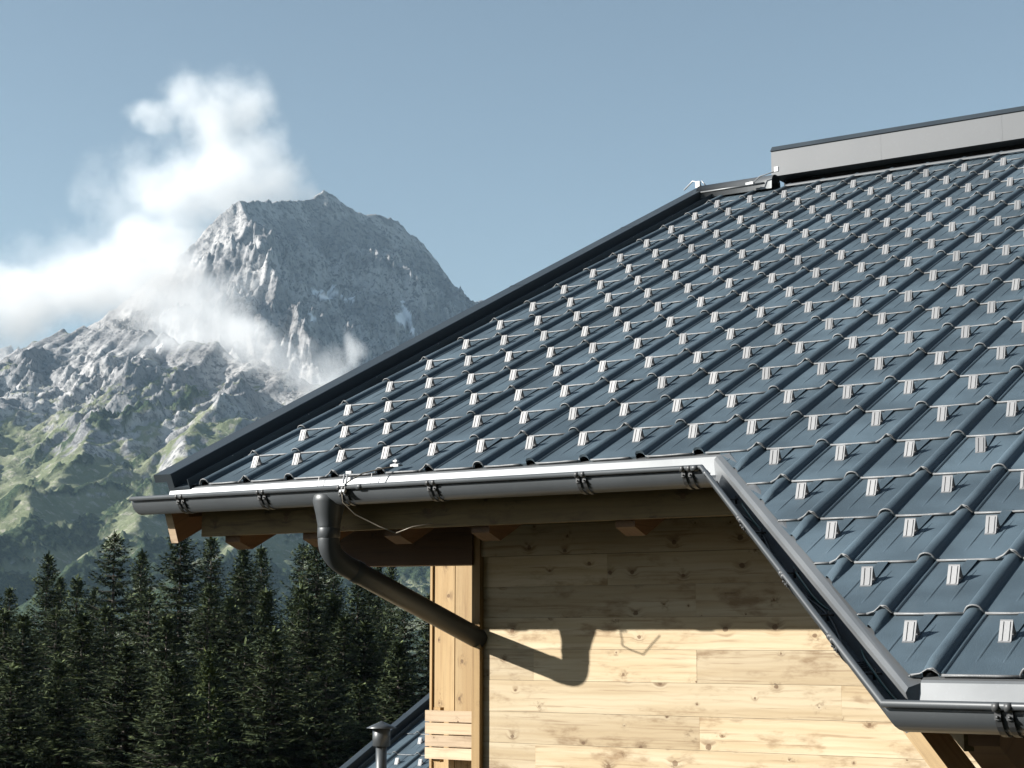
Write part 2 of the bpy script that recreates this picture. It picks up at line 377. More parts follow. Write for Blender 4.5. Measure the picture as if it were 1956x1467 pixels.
# ridge course limit and rear slope
RY = 6.30
bk = MB(); rz = RY * 0.46185 - 0.03
bk.add([(-0.25, RY, rz), (KMAX * 0.3, RY, rz), (KMAX * 0.3, 12.5, rz - 2.86), (-0.25, 12.5, rz - 2.86)], [(0, 1, 2, 3)])
bk.add([(-0.25, RY, rz), (KMAX * 0.3, RY, rz), (KMAX * 0.3, 12.5, rz - 3.0), (-0.25, 12.5, rz - 3.0)], [(3, 2, 1, 0)])
bk.build('rear_roof_slope', ROOF, house)
for o in (roof_o, bead_o):
    bm = bmesh.new(); bm.from_mesh(o.data)
    bmesh.ops.bisect_plane(bm, geom=bm.faces[:] + bm.edges[:] + bm.verts[:], plane_co=(0, RY, 0), plane_no=(0, 1, 0), clear_outer=True)
    bm.to_mesh(o.data); bm.free()

# snow guards : the hundred that show largest are parts, the others one part
def bay_ok(k, j):
    if j < 0:
        p = rp(k, j) + X * GX + U * GU
        if (p - ED0).dot(ENO) > -0.035: return False
    return j < 15 or (j == 15 and False)
def guards(parent, pts, limit):
    g = guard_mb(); vis = []; rest = []
    for p in pts:
        x, y, z = px_of(p)
        if -40 < x < 2000 and -40 < y < 1520: vis.append((z, p))
        elif x < 2600: rest.append(p)
    vis.sort(key=lambda t: t[0]); rest = [p for z, p in vis[limit:]] + rest; vis = [p for z, p in vis[:limit]]
    first = None; rnd = random.Random(11)
    def mtx(p):
        a = rnd.gauss(0, 0.03)
        m = ROT @ Matrix.Rotation(a, 4, 'Z') @ Matrix.Rotation(rnd.gauss(0, 0.006), 4, 'X'); m = m.copy(); m.translation = p + X * rnd.gauss(0, 0.0015); return m
    for p in vis:
        if first is None:
            first = g.build('snow_guard', GUARD, mat2=ROOF); o = first
        else:
            o = first.copy(); COL.objects.link(o)
        o.parent = parent; o.matrix_parent_inverse = parent.matrix_basis.inverted(); o.matrix_basis = mtx(p)
    if rest:
        r = MB()
        for p in rest:
            m = mtx(p); r.add([m @ Vector(v) for v in g.v], g.f); r.mi[-len(g.f):] = g.mi
        o = r.build('snow_guards', GUARD, parent, mat2=ROOF); o['kind'] = 'stuff'
guards(house, guard_points(0.0, 0, KMAX, -5, 15, 0, 0, bay_ok), 100)

# verge flashing (left rake) ------------------------------------------------
def verge(parent, xo, xi, xf, u0, u1, base, mat, name='verge_flashing'):
    v = MB(); L = u1 - u0; o = U * u0 + N * base
    def pr(x, n): return o + X * x + N * n
    # cross-section, outside to inside: drip face, top, inner face, small step, lower inner face, foot on the pans
    prof = [(xo, -0.16), (xo, 0.054), (xo + 0.004, 0.058), (xi - 0.004, 0.056), (xi, 0.052), (xi, PAN + 0.002), (xf - 0.006, PAN + 0.001), (xf - 0.006, 0.020), (xf - 0.002, 0.022), (xf, 0.019), (xf, PAN - 0.012), (xi, PAN - 0.014), (xi - 0.01, -0.16)]
    prof = [(xo + 0.085, 0.012), (xo, 0.012)] + prof[1:-1] + [(xo + 0.085, -0.06)]
    poly = [pr(x, n) for x, n in prof]
    v.prism(poly, U * L)
    ob = v.build(name, mat, parent)
    for t in (0.32, 0.55, 0.80):
        j = MB(); q = [pr(xo - 0.0015, 0.03), pr(xo - 0.0015, 0.0595), pr(xi + 0.0015, 0.0575), pr(xi + 0.0015, 0.012)]
        q2 = [a - N * 0.0 for a in q]; d = U * (L * t)
        j.add([a + d for a in q2] + [a + d + U * 0.03 for a in q2], [(0, 1, 5, 4), (1, 2, 6, 5), (2, 3, 7, 6), (0, 4, 7, 3)]); j.build('lap_joint', mat, ob)
    return ob
verge(house, -0.325, -0.196, -0.083, -0.03 / 0.908, 7.02, 0.0, VERGE)
ec = MB(); ec.box(Vector((-0.325, -0.034, -0.002)), (0.118, 0, 0), (0, 0.003, 0), (0, 0, 0.040)); ec.build('verge_end_cap', FLASH, house)
for q in range(9):
    sb = MB(); c = rp(0, 0.8 + q * 1.62, 0.016) + X * (-0.084)
    sb.tube([c, c + X * 0.004], 0.0028, 6); sb.build('verge_screw', LIGHTM, house)

# ridge ----------------------------------------------------------------------
rc = MB()
cz = RY * 0.46185 + 0.012
pts = [(-0.085 * math.cos(math.pi * t / 12) * 1.0, 0.075 * math.sin(math.pi * t / 12)) for t in range(13)]
pts = [(-0.089, -0.058)] + pts + [(0.089, -0.058)]
vs = []
for xx in (-0.24, 0.47):
    for a, b in pts: vs.append((xx, RY + a, cz + b))
rc.add(vs, [(t, t + 1, 15 + t + 1, 15 + t) for t in range(14)] + [tuple(range(15))], smooth=True)
rc.tube([(-0.24, RY - 0.088, cz - 0.004), (0.40, RY - 0.088, cz - 0.004)], 0.008, 8)
rc.build('ridge_cap', FLASH, house)
bx = MB(); x0, x1 = 0.43, 7.8; zb = 2.985; zt = 3.205
bx.box((x0, 6.30, zb), (x1 - x0, 0, 0), (0, 0.50, 0), (0, 0, zt - zb))
rb = bx.build('ridge_hood', CAPM, house)
ld = MB(); ld.prism([(x0 - 0.005, 6.290, zt - 0.002), (x0 - 0.005, 6.81, zt - 0.002), (x0 - 0.005, 6.72, zt + 0.046), (x0 - 0.005, 6.33, zt + 0.044)], (x1 - x0 + 0.01, 0, 0))
ld.build('hood_lid', VERGE, rb)
for xx in np.arange(1.4, 7.6, 1.0):
    s_ = MB(); s_.box((xx, 6.2992, zb + 0.002), (0.006, 0, 0), (0, 0.0004, 0), (0, 0, zt - zb - 0.006)); s_.build('standing_seam', CAPM, rb)
un = MB(); un.box((0.47, 6.46, 2.80), (x1 - 0.47, 0, 0), (0, 0.3, 0), (0, 0, 0.183)); un.build('hood_base', DARKM, rb)  # near-black box puts the shade of the gap under the hood into colour
st = MB()
st.box(Vector((0.60, RY - 0.10, 2.856)), (7.1, 0, 0), (0, 0.05, 0.02), (0, 0, 0.012))
st.build('ridge_sealing_strip', CAPM, house)
cl = MB()
cl.tube([(-0.40, 6.30, 2.985), (-0.31, 6.29, 3.05), (-0.25, 6.28, 3.03), (-0.22, 6.27, 2.99)], 0.006, 6)
cl.box((-0.27, 6.26, 2.98), (0.04, 0, 0), (0, 0.03, 0), (0, 0, 0.055)); cl.tube([(-0.22, 6.28, 3.04), (-0.18, 6.28, 2.99)], 0.005, 6)
cl.build('lightning_clamp', LIGHTM, house); cl = MB()
cl.box((0.52, 6.16, 2.985), (0.035, 0, 0), (0, 0.02, 0), (0, 0, 0.04)); cl.tube([(0.53, 6.17, 2.99), (0.38, 6.17, 2.965), (0.34, 6.15, 2.92), (0.30, 6.15, 2.93), (0.33, 6.14, 2.89)], 0.005, 6)
cl.box((0.27, 6.13, 2.90), (0.07, 0, 0), (0, 0.03, 0), (0, 0, 0.02))
cl.build('lightning_clamp', LIGHTM, house)

# eaves flashing ----------------------------------------------------------------
DG = Vector((1.615, -2.0, -0.915))
def eave_path(dy, dz):     # roof edge line: main eave, diagonal, lower eave, shifted outward by dy
    n1 = Vector((0, -1, 0)); nd_ = ENO.normalized()
    c1 = Vector((3.16, 0, 0)); c2 = Vector((4.765, -1.98, -0.915))
    return [Vector((-0.235, 0, 0)), c1, c2, Vector((7.8, -1.98, -0.915))]
ef = MB()
base_path = [Vector((-0.235, 0.0, -0.026)), Vector((3.145, 0.0, -0.026)), Vector((4.765, -2.0, -0.949)), Vector((7.8, -2.0, -0.949))]
ef.sweep([base_path[0], base_path[1]], [(0.05, 0.010), (-0.004, -0.010), (-0.010, -0.018), (-0.055, -0.130), (-0.056, -0.15)])
ef.add([], [])
ef.build('eaves_flashing', FLASH, house)
ef3 = MB(); ef3.sweep([base_path[2] + Vector((0.012, 0, 0)), base_path[3]], [(0.05, 0.010), (-0.004, -0.010), (-0.010, -0.018), (-0.055, -0.130), (-0.056, -0.15)])
ef3.build('eaves_flashing', FLASH, house)
ef2 = MB()          # broad apron along the diagonal edge
q0, q1 = Vector((3.150, -0.02, -0.022)), Vector((4.765, -2.005, -0.943)); od = ENO.normalized()
a0, a1 = q0 - od * 0.10 + Vector((0, 0, -0.03)), q1 - od * 0.10 + Vector((0, 0, -0.03))
pr_ = [(-0.04, -0.045), (0.0, -0.008), (0.052, -0.020), (0.062, -0.034), (0.064, -0.15)]
vs = []
for q in (q0, q1):
    e = q - od * 0.015
    for a, b in pr_: vs.append(e + od * a + Z * (b - 0.012))
# stretch ends so that the apron meets the straight flashings
vs2 = [v.copy() for v in vs]
m_ = len(pr_)
for i, (a, b) in enumerate(pr_):
    t = a * 0.5; vs2[i] = vs[i] - EDIR * (t - 0.0) + Z * 0.01; vs2[m_ + i] = vs[m_ + i] + EDIR * t + Z * (-0.2 * t)
ef2.add(vs2, [(i, i + 1, m_ + i + 1, m_ + i) for i in range(m_ - 1)])
fp = [(0.05, 0.010), (-0.004, -0.010), (-0.010, -0.018), (-0.055, -0.130), (-0.056, -0.15)]
lowp = [base_path[2] + Vector((0.012, 0, 0)) + Y * a + Z * b for a, b in fp]; upp = [base_path[1] + Y * a + Z * b for a, b in fp]
ef2.add(vs2[m_:] + lowp, [(i, i + 1, 5 + i + 1, 5 + i) for i in range(4)]); ef2.add(upp + vs2[:m_], [(i, i + 1, 5 + i + 1, 5 + i) for i in range(4)])
ef2.build('diagonal_flashing', FLASH, house)
ej = MB()
ej.box((0.83, -0.0585, -0.125), (0.003, 0, 0), (0, 0.03, 0.10), (0, -0.002, 0)); ej.build('flashing_joint', CLIPM, house); ej = MB(); ej.box((1.18, -0.0585, -0.125), (0.003, 0, 0), (0, 0.02, 0.10), (0, -0.002, 0))
ej.build('flashing_joint', CLIPM, house)

# gutter --------------------------------------------------------------------------
GR = 0.076
gp = [Vector((-0.335, -0.2, -0.104)), Vector((3.13, -0.2, -0.110)), Vector((4.757, -2.232, -1.022)), Vector((7.8, -2.232, -1.026))]
gprof = []
for t in range(15):
    a = math.pi * t / 14; gprof.append((GR - GR * math.cos(a), -GR * math.sin(a) - 0.004 - 0.012 * 0))
gprof = gprof[:-1]
inner = [(s_ - 0.0 + (0.0022 * math.cos(math.pi * min(i, 14) / 14)), z_ + 0.0022 * math.sin(math.pi * min(i, 14) / 14)) for i, (s_, z_) in enumerate(gprof)]
gt = MB(); gt.sweep(gp, gprof + inner[::-1], smooth=False, closed=True)
gut = gt.build('gutter', GUTM, house)
for p_ in gut.data.polygons: p_.use_smooth = len(p_.vertices) == 4
gbp = [gp[0] + Vector((0, -0.010, 0.002)), gp[1] + Vector((-0.003, -0.010, 0.002)), gp[2] + Vector((-0.003, -0.010, 0.002)), gp[3] + Vector((0, -0.010, 0.002))]
gb = MB(); gb.tube(gbp, 0.0118, 14); gb.build('gutter_bead', GUTM, gut)
ge = MB(); cpts = [gp[0] + Vector((0.001, s_, z_)) for s_, z_ in gprof[:15]]; ge.prism(cpts, (0.003, 0, 0)); ge.build('gutter_end_cap', GUTM, gut)
jo = MB()
def along(i, t): return gp[i].lerp(gp[i + 1], t)
def ring_at(mb, c, d, nrm, wd, r, ext=0.0):      # strap hugging the half round
    vs = []; m2 = 0
    for s0 in (0, 1):
        for t in range(0, 15):
            a = math.pi * t / 14
            for rr in (r, r + 0.0035): vs.append(c + d * (wd * s0) + nrm * (GR - rr * math.cos(a)) + Z * (-rr * math.sin(a) - 0.004))
    m2 = 30
    fs = []
    for t in range(14):
        i = 2 * t
        fs += [(i + 1, i + 3, m2 + i + 3, m2 + i + 1), (i, i + 1, i + 3, i + 2)[::-1], (m2 + i, m2 + i + 1, m2 + i + 3, m2 + i + 2)]
    mb.add(vs, fs)
def bracket(i, t, dbl=True):
    d = (gp[i + 1] - gp[i]).normalized(); h = Vector((d.x, d.y, 0)).normalized(); nrm = Vector((-h.y, h.x, 0))
    c = along(i, t); mb = MB()
    for s0 in ((-0.026, 0.008) if dbl else (-0.01,)):
        cc = c + d * s0
        ring_at(mb, cc, d, nrm, 0.018, GR + 0.002)
        mb.tube([cc - d * 0.001 - nrm * 0.010, cc + d * 0.019 - nrm * 0.010], 0.0136, 12)
        mb.box(cc + d * 0.0 - nrm * 0.004 + Z * -0.036, d * 0.018, nrm * 0.006, Z * 0.030)
        mb.tube([cc + d * 0.009 + Z * -0.028 + nrm * 0.003, cc + d * 0.009 + Z * -0.028 - nrm * 0.010], 0.0042, 8)
    return mb.build('gutter_bracket', CLIPM, gut)
for xb in (0.027, 0.596, 1.127, 1.673, 2.509, 3.05): bracket(0, (xb - gp[0].x) / (gp[1].x - gp[0].x))
for tb in (0.30, 0.56, 0.80): bracket(1, tb)
bracket(2, (5.096 - gp[2].x) / (gp[3].x - gp[2].x)); bracket(2, 0.4); bracket(2, 0.7)
for i, t in ((0, 0.985), (1, 0.03), (0, 0.45)):
    jt = MB(); d = (gp[i + 1] - gp[i]).normalized(); c = along(i, t); jt.tube([c - Vector((0.002, 0.010, 0)), c + d * 0.035 - Vector((0.002, 0.010, 0))], 0.0135, 12); jt.build('gutter_joint', GUTM, gut)

# heating cable with spacer clips in the diagonal gutter
hc = MB(); d = (gp[2] - gp[1]).normalized(); h = Vector((d.x, d.y, 0)).normalized(); nrm = Vector((-h.y, h.x, 0)); pts = []
for q in range(61):
    t = -0.01 + q / 60 * 1.0; s_ = GR * (1.0 + 0.34 * math.sin(t * 19.0 + 0.6))
    pts.append(gp[1].lerp(gp[2], t) + nrm * (s_ + 0.015) + Z * (-0.045 + 0.010 * math.sin(t * 38)))
hc.tube(pts, 0.0042, 6); hc.build('heating_cable', CABLE, gut)
hc = MB(); pts = []
for q in range(61):
    t = q / 60; s_ = GR * (0.75 + 0.25 * math.sin(t * 17.0 + 3.0)); pts.append(gp[1].lerp(gp[2], t) + nrm * s_ + Z * (-0.060 + 0.006 * math.sin(t * 31)))
hc.tube(pts, 0.0042, 6); hc.build('heating_cable', BLACKC, gut)
for t in (0.12, 0.30, 0.49, 0.66, 0.86):
    k_ = MB(); c = gp[1].lerp(gp[2], t)
    k_.box(c + nrm * 0.035 + Z * -0.052, nrm * 0.095, d * 0.006, Z * 0.006); k_.tube([c + nrm * 0.075 + Z * -0.07, c + nrm * 0.075 + Z * -0.035], 0.005, 6)
    k_.build('cable_spacer', BLACKC, gut)

# downpipe ------------------------------------------------------------------------
dc = Vector((0.978, -0.124, 0)); R_ = 0.0545
dp = MB()
bend = [dc + Z * -0.28, dc + Z * -0.36]
endp = Vector((1.315, 0.735, -0.855)); bp = dc + Z * -0.44; dirp = (endp - bp).normalized()
for t in range(1, 16):
    tt = t / 16; a = Vector((0, 0, -1)); p0 = dc + Z * -0.36; p2 = bp + dirp * 0.13
    bend.append((1 - tt) ** 2 * p0 + 2 * tt * (1 - tt) * (bp) + tt ** 2 * p2)
bend += [bp + dirp * 0.13, bp + dirp * 0.2, endp]
dp.tube(bend, [R_ + 0.0005] * 2 + [R_] * (len(bend) - 2), 28)
dpo = dp.build('downpipe', GUTM, house)
co = MB(); co.tube([dc + Z * -0.292, dc + Z * -0.296, dc + Z * -0.345, dc + Z * -0.348], [R_ + 0.001, R_ + 0.003, R_ + 0.003, R_ + 0.0008], 28); co.build('pipe_collar', GUTM, dpo)
co = MB(); co.tube([bp + dirp * 0.16, bp + dirp * 0.164, bp + dirp * 0.20], [R_ + 0.001, R_ + 0.003, R_ + 0.003], 28, cap=False)
co.build('pipe_collar', GUTM, dpo)
fn = MB(); rings = [(-0.125, 0.072, 0.070), (-0.135, 0.082, 0.082), (-0.165, 0.084, 0.083), (-0.23, 0.068, 0.067), (-0.285, 0.0575, 0.0575), (-0.298, 0.0575, 0.0575), (-0.302, 0.055, 0.055)]
vs = []; fs = []; sg = 32
for (z_, rx, ry) in rings:
    for q in range(sg):
        a = 2 * math.pi * q / sg; vs.append((dc.x + rx * math.cos(a), dc.y + ry * math.sin(a), z_))
for r0 in range(len(rings) - 1):
    for q in range(sg): fs.append((r0 * sg + q, (r0 + 1) * sg + q, (r0 + 1) * sg + (q + 1) % sg, r0 * sg + (q + 1) % sg))
fn.add(vs, fs, smooth=True); fn.build('pipe_funnel', GUTM, dpo)

# conductor wire from the roof edge over the gutter
wr = MB()
wr.tube([(1.33, 0.02, 0.012), (1.24, -0.03, -0.004), (1.17, -0.10, -0.03), (1.135, -0.17, -0.075), (1.13, -0.215, -0.11), (1.145, -0.222, -0.18), (1.19, -0.18, -0.24), (1.30, -0.13, -0.30), (1.39, -0.11, -0.335)], 0.0032, 8)
wr.tube([(1.39, -0.11, -0.335), (1.47, -0.08, -0.305), (1.56, -0.04, -0.29)], 0.0028, 8)
WIREM = metal('tarnished_wire', (0.16, 0.14, 0.11), 0.2, 0.45)
wo = wr.build('conductor_wire', WIREM, house)
kk_ = MB()
for z_ in (-0.035, -0.065, -0.10, -0.13): kk_.box((1.125, -0.228 + (0 if z_ < -0.09 else 0.05), z_), (0.034, 0, 0), (0, 0.016, 0), (0, 0, 0.012))
kk_.tube([(1.135, -0.20, -0.04), (1.14, -0.23, -0.14)], 0.005, 6); kk_.tube([(1.155, -0.20, -0.04), (1.158, -0.23, -0.14)], 0.004, 6)
kk_.build('wire_clamp', LIGHTM, wo)
kk_ = MB(); kk_.box((1.27, -0.006, 0.004), (0.05, 0, 0), (0, 0.03, 0.01), (0, 0, 0.012)); kk_.tube([(1.295, 0.01, 0.01), (1.295, 0.01, 0.045)], 0.007, 8); kk_.box((1.283, 0.0, 0.03), (0.024, 0, 0), (0, 0.02, 0), (0, 0, 0.008))
kk_.build('wire_clamp', LIGHTM, wo)

# timber of the eave ----------------------------------------------------------------
WD = 0.72
BID = [10]
def nb(): BID[0] += 1; return float(BID[0])
fa = MB(); fa.board((-0.05, 0.045, -0.302), (3.16 + 0.05, 0, 0), (0, 0, 0.19), (0, 0.035, 0), nb())
fa.build('fascia_board', FASCW, house)
fd = MB(); o_ = Vector((3.165, -0.003, -0.305)); dd = Vector((1.60, -1.975, -0.912)); fd.board(o_ + Vector((0.10, 0.07, 0.05)), dd, (0, 0, 0.19), Vector((-dd.y, dd.x, 0)).normalized() * 0.03, nb())
fd.build('fascia_board', FASCW, house)
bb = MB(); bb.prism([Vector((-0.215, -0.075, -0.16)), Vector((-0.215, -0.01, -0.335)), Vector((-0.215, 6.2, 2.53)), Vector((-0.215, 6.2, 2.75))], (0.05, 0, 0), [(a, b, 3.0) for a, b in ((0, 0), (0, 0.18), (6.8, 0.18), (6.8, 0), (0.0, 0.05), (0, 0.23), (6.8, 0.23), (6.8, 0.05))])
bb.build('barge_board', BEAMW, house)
be = MB(); be.add([Vector((-0.2155, -0.0775, -0.16)), Vector((-0.1645, -0.0775, -0.16)), Vector((-0.1645, -0.0125, -0.3355)), Vector((-0.2155, -0.0125, -0.3355))], [(0, 3, 2, 1)], [(0, 0, 5), (0.05, 0, 5), (0.05, 0.2, 5), (0, 0.2, 5)])
be.build('barge_end_grain', SLATW, house)
so_ = MB()
nbrd = 48
for q in range(40):
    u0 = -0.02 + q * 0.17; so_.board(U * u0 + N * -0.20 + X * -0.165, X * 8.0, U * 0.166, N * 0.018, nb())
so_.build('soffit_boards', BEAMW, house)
deck = MB(); deck.box(U * -0.01 + N * -0.165 + X * -0.16, X * 3.2, U * 6.7, N * 0.12); deck.build('roof_deck', DARKM, house)
low = MB(); pa = [Vector((3.1, 0.0, 0)), Vector((4.70, -1.95, 0)), Vector((7.8, -1.95, 0)), Vector((7.8, 6.2, 0)), Vector((3.1, 6.2, 0))]
def onslope(p, n): return Vector((p.x, p.y, p.y * 0.46185 + n))
low.prism([onslope(p, -0.20) for p in pa], Z * 0.13, None); low.build('roof_deck', BEAMW, house)
def rafter(x, wd=0.105, y0=0.085, ztop=-0.20, zf=-0.335):
    r = MB(); tan = 0.46185
    # side profile (y, z): front plumb cut, chamfer, underside parallel to the roof
    pr2 = [(y0, ztop + y0 * tan), (y0, zf), (y0 + 0.10, zf - 0.036), (6.0, zf - 0.036 + (6.0 - y0 - 0.10) * tan), (6.0, ztop + 6.0 * tan)]
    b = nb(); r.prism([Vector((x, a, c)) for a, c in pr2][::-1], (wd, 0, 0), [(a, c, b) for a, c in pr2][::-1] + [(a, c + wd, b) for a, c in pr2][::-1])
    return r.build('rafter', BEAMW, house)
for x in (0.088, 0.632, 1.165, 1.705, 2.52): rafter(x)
# beam over the wall, cut plumb-and-raked at its free end
bm_ = MB(); prb = [(0.235, -0.22), (0.235, -0.345), (0.32, -0.452), (1.30, -0.462), (1.30, -0.22)]
bm_.prism([Vector((a, WD - 0.05, c)) for a, c in prb], (0, 0.14, 0), [(a, c, 4.0) for a, c in prb] + [(a, c + 0.14, 4.0) for a, c in prb]); bmo = bm_.build('wall_beam', BEAMW, house)
bme = MB(); bme.add([Vector((0.2335, WD - 0.051, -0.22)), Vector((0.2335, WD - 0.051, -0.346)), Vector((0.319, WD - 0.051, -0.4535)), Vector((0.319, WD + 0.09, -0.4535)), Vector((0.2335, WD + 0.09, -0.346)), Vector((0.2335, WD + 0.09, -0.22))], [(0, 1, 4, 5), (1, 2, 3, 4)], [(0, 0, 5), (0.1, 0, 5), (.2, 0, 5), (.2, .14, 5), (.1, .14, 5), (0, .14, 5)])
# wall ------------------------------------------------------------------------------
wl = MB(); z = -0.422; i = 0; rnd = random.Random(3)
wl_joint = {0: [2.10], 1: [2.60], 2: [3.4], 3: [1.655, 2.60], 4: [3.35], 5: [2.61, ], 6: [1.665, 3.9], 7: [2.9], 8: [2.2]}
while z > -6.0:
    js = [1.335] + wl_joint.get(i, [1.6 + rnd.random() * 2.5]) + [9.0]
    for a, b in zip(js[:-1], js[1:]):
        wl.board((a, WD + rnd.uniform(-0.0012, 0.0012), z - 0.1585), (b - a - 0.0012, 0, 0), (0, 0, 0.1586), (0, 0.03, 0), nb())
    z -= 0.16; i += 1
for q in range(4):
    z = -0.40 + q * 0.16; wl.board((1.335, WD - 0.02, z - 0.02), (7.6, 0, 0), (0, 0, 0.157), (0, 0.03, 0), nb())
wl.build('wall_boards', WALLW, house)
bkw = MB(); bkw.box((1.36, WD + 0.028, -8), (7.6, 0, 0), (0, 0.12, 0), (0, 0, 8.05)); bkw.build('wall_core', DARKM, house)
gw = MB()
for q in range(44):
    gw.board((1.335, WD + 0.15, -0.1 - q * 0.16), (0, 11.0, 0), (0, 0, 0.157), (0.03, 0, 0), nb())
gw.build('gable_wall', WALLW, house)
po = MB(); po.board((1.290, WD - 0.035, -8.0), (0, 0, 7.78), (0.050, 0, 0), (0, 0.14, 0), nb()); po.build('corner_post', POSTW, house)
# balcony screen and balustrade seen past the corner
pn = MB(); xs = [0.056, 0.072, 0.316, 0.556]
pn.board((0.054, 2.0, -3.2), (0, 0, 3.6), (0.016, 0, 0), (0, 0.12, 0), nb())
for a in (0.076, 0.240, 0.404, 0.568, 0.732, 0.896, 1.06): pn.board((a, 2.012, -3.2), (0, 0, 3.6), (0.157, 0, 0), (0, 0.03, 0), nb())
pn.build('balcony_screen', PANELW, house)
pk = MB(); pk.box((0.071, 2.03, -3.2), (1.26, 0, 0), (0, 0.03, 0), (0, 0, 3.6)); pk.build('screen_backing', DARKM, house)
sl_ = MB()
for q in range(4):
    sl_.board((0.094, 1.9, -1.355 - q * 0.0745), (1.22, 0, 0), (0, 0, 0.0675), (0, 0.022, 0), nb())
rl = sl_.build('balustrade', SLATW, house)
for xx in (0.14, 1.0):
    sp_ = MB(); sp_.board((xx, 1.925, -1.60), (0, 0, 0.33), (0.05, 0, 0), (0, 0.04, 0), nb()); sp_.build('baluster_post', POSTW, rl)
# raking timber below the lower gutter corner
rk = MB(); dd = Vector((0.62, -0.16, -0.70)); o_ = Vector((4.50, -1.60, -1.06))
rk.board(o_, dd, (0.042, 0.008, 0.015), (0.045, 0.12, 0), nb()); rk.build('knee_brace', PANELW, house)
rk = MB(); rk.prism([Vector((4.86, -1.90, -1.02)), Vector((4.86, -1.90, -1.15)), Vector((4.86, -1.72, -1.24)), Vector((4.86, -0.2, -0.55)), Vector((4.86, -0.2, -0.35))][::-1], (0.11, 0, 0), [(0, 0, 9), (0, .1, 9), (.2, .1, 9), (1.5, .1, 9), (1.5, 0, 9)] * 2); rk.build('rafter', BEAMW, house)
# ================================================================ LOWER HOUSE
hut = empty('lower_house', (-2.0, 8.0, -8.0), 'lower building with a dark tiled metal roof and vent pipe, below the chalet corner', 'house')
B2 = -5.15
K2, J2 = -15.682, 14.326
r2, b2 = tile_field(B2, 0, 14, -5, 7, koff=K2, joff=J2, kleft=K2 - 0.62)
ro2 = r2.build('roof_covering', ROOF, hut); b2.build('tile_edges', BEAD, ro2)
guards(hut, guard_points(B2, 0, 14, -5, 7, K2, J2, lambda k, j: True), 100)
verge(hut, (K2 - 1.22) * 0.3, (K2 - 0.92) * 0.3, (K2 - 0.60) * 0.3, (J2 - 5) * CO, (J2 + 7) * CO, B2, VERGE)
hb = MB(); z_e = (B2 + 0.419 * 4.2) / 0.908
hb.prism([Vector((-5.0, a, c)) for a, c in ((4.2, -9), (4.2, (B2 + 0.419 * 4.2) / 0.908 - 0.1), (8.45, (B2 + 0.419 * 8.45) / 0.908 - 0.1), (12.5, (B2 + 0.419 * 8.45) / 0.908 - 2.0), (12.5, -9))], (4.4, 0, 0), [(a, b, 6.0) for a, b in ((0, 0), (3, 0), (4, 4), (1, 6), (0, 6))] * 2)
hb.build('hut_walls', WALLW, hut)
vx, vy = -4.035, 6.8
vp = MB(); vp.tube([(vx, vy, -2.65), (vx, vy, -1.84)], 0.0535, 24); vpo = vp.build('vent_pipe', GUTM, hut)
vs_ = MB(); vs_.tube([(vx, vy, -1.892), (vx, vy, -1.888), (vx, vy, -1.70)], [0.080, 0.085, 0.085], 28); vs_.build('vent_sleeve', GUTM, vpo)
vc = MB(); vc.tube([(vx, vy, -1.722), (vx, vy, -1.718), (vx, vy, -1.69), (vx, vy, -1.658), (vx, vy, -1.652)], [0.143, 0.146, 0.085, 0.012, 0.003], 32); vc.build('vent_cowl', GUTM, vpo)
# ================================================================ TERRAIN
HF = Vector((FWD.x, FWD.y)).normalized(); HR = Vector((HF.y, -HF.x))      # forward and right on the map, from the camera
def world_rd(r, d, z): return CAM.x + HR.x * r + HF.x * d, CAM.y + HR.y * r + HF.y * d, z
def pt(px, py, d):          # (r, d, z) of the point seen at a photograph pixel at forward distance d
    v = RIGHT * ((px - 978) / FPX) + DOWN * ((py - 733) / FPX) + FWD
    f = v.x * HF.x + v.y * HF.y; s = d / f
    return (v.x * HR.x + v.y * HR.y) * s, d, CAM.z + v.z * s
def perlin(x, y, seed=0):
    xi = np.floor(x).astype(np.int64); yi = np.floor(y).astype(np.int64); xf = x - xi; yf = y - yi
    def grad(ix, iy):
        h = (ix * 374761393 + iy * 668265263 + seed * 1442695041) & 0x7fffffff
        h = ((h ^ (h >> 13)) * 1274126177) & 0x7fffffff; h = h ^ (h >> 16)
        a = (h % 4096) * (2 * math.pi / 4096); return np.cos(a), np.sin(a)
    u = xf * xf * xf * (xf * (xf * 6 - 15) + 10); v = yf * yf * yf * (yf * (yf * 6 - 15) + 10); out = 0
    for dx in (0, 1):
        for dy in (0, 1):
            gx, gy = grad(xi + dx, yi + dy)
            out = out + (gx * (xf - dx) + gy * (yf - dy)) * ((u if dx else 1 - u) * (v if dy else 1 - v))
    return out * 1.5
def fbm(x, y, oct_, seed=0, gain=0.5, ridged=False):
    s = 0; a = 1.0; t = 0
    for o in range(oct_):
        n = perlin(x * 2 ** o, y * 2 ** o, seed + o * 17)
        if ridged: n = 1 - 2.2 * np.abs(n)
        s = s + a * n; t += a; a *= gain
    return s / t
def sm(a, lo, hi): t = np.clip((a - lo) / (hi - lo), 0, 1); return t * t * (3 - 2 * t)

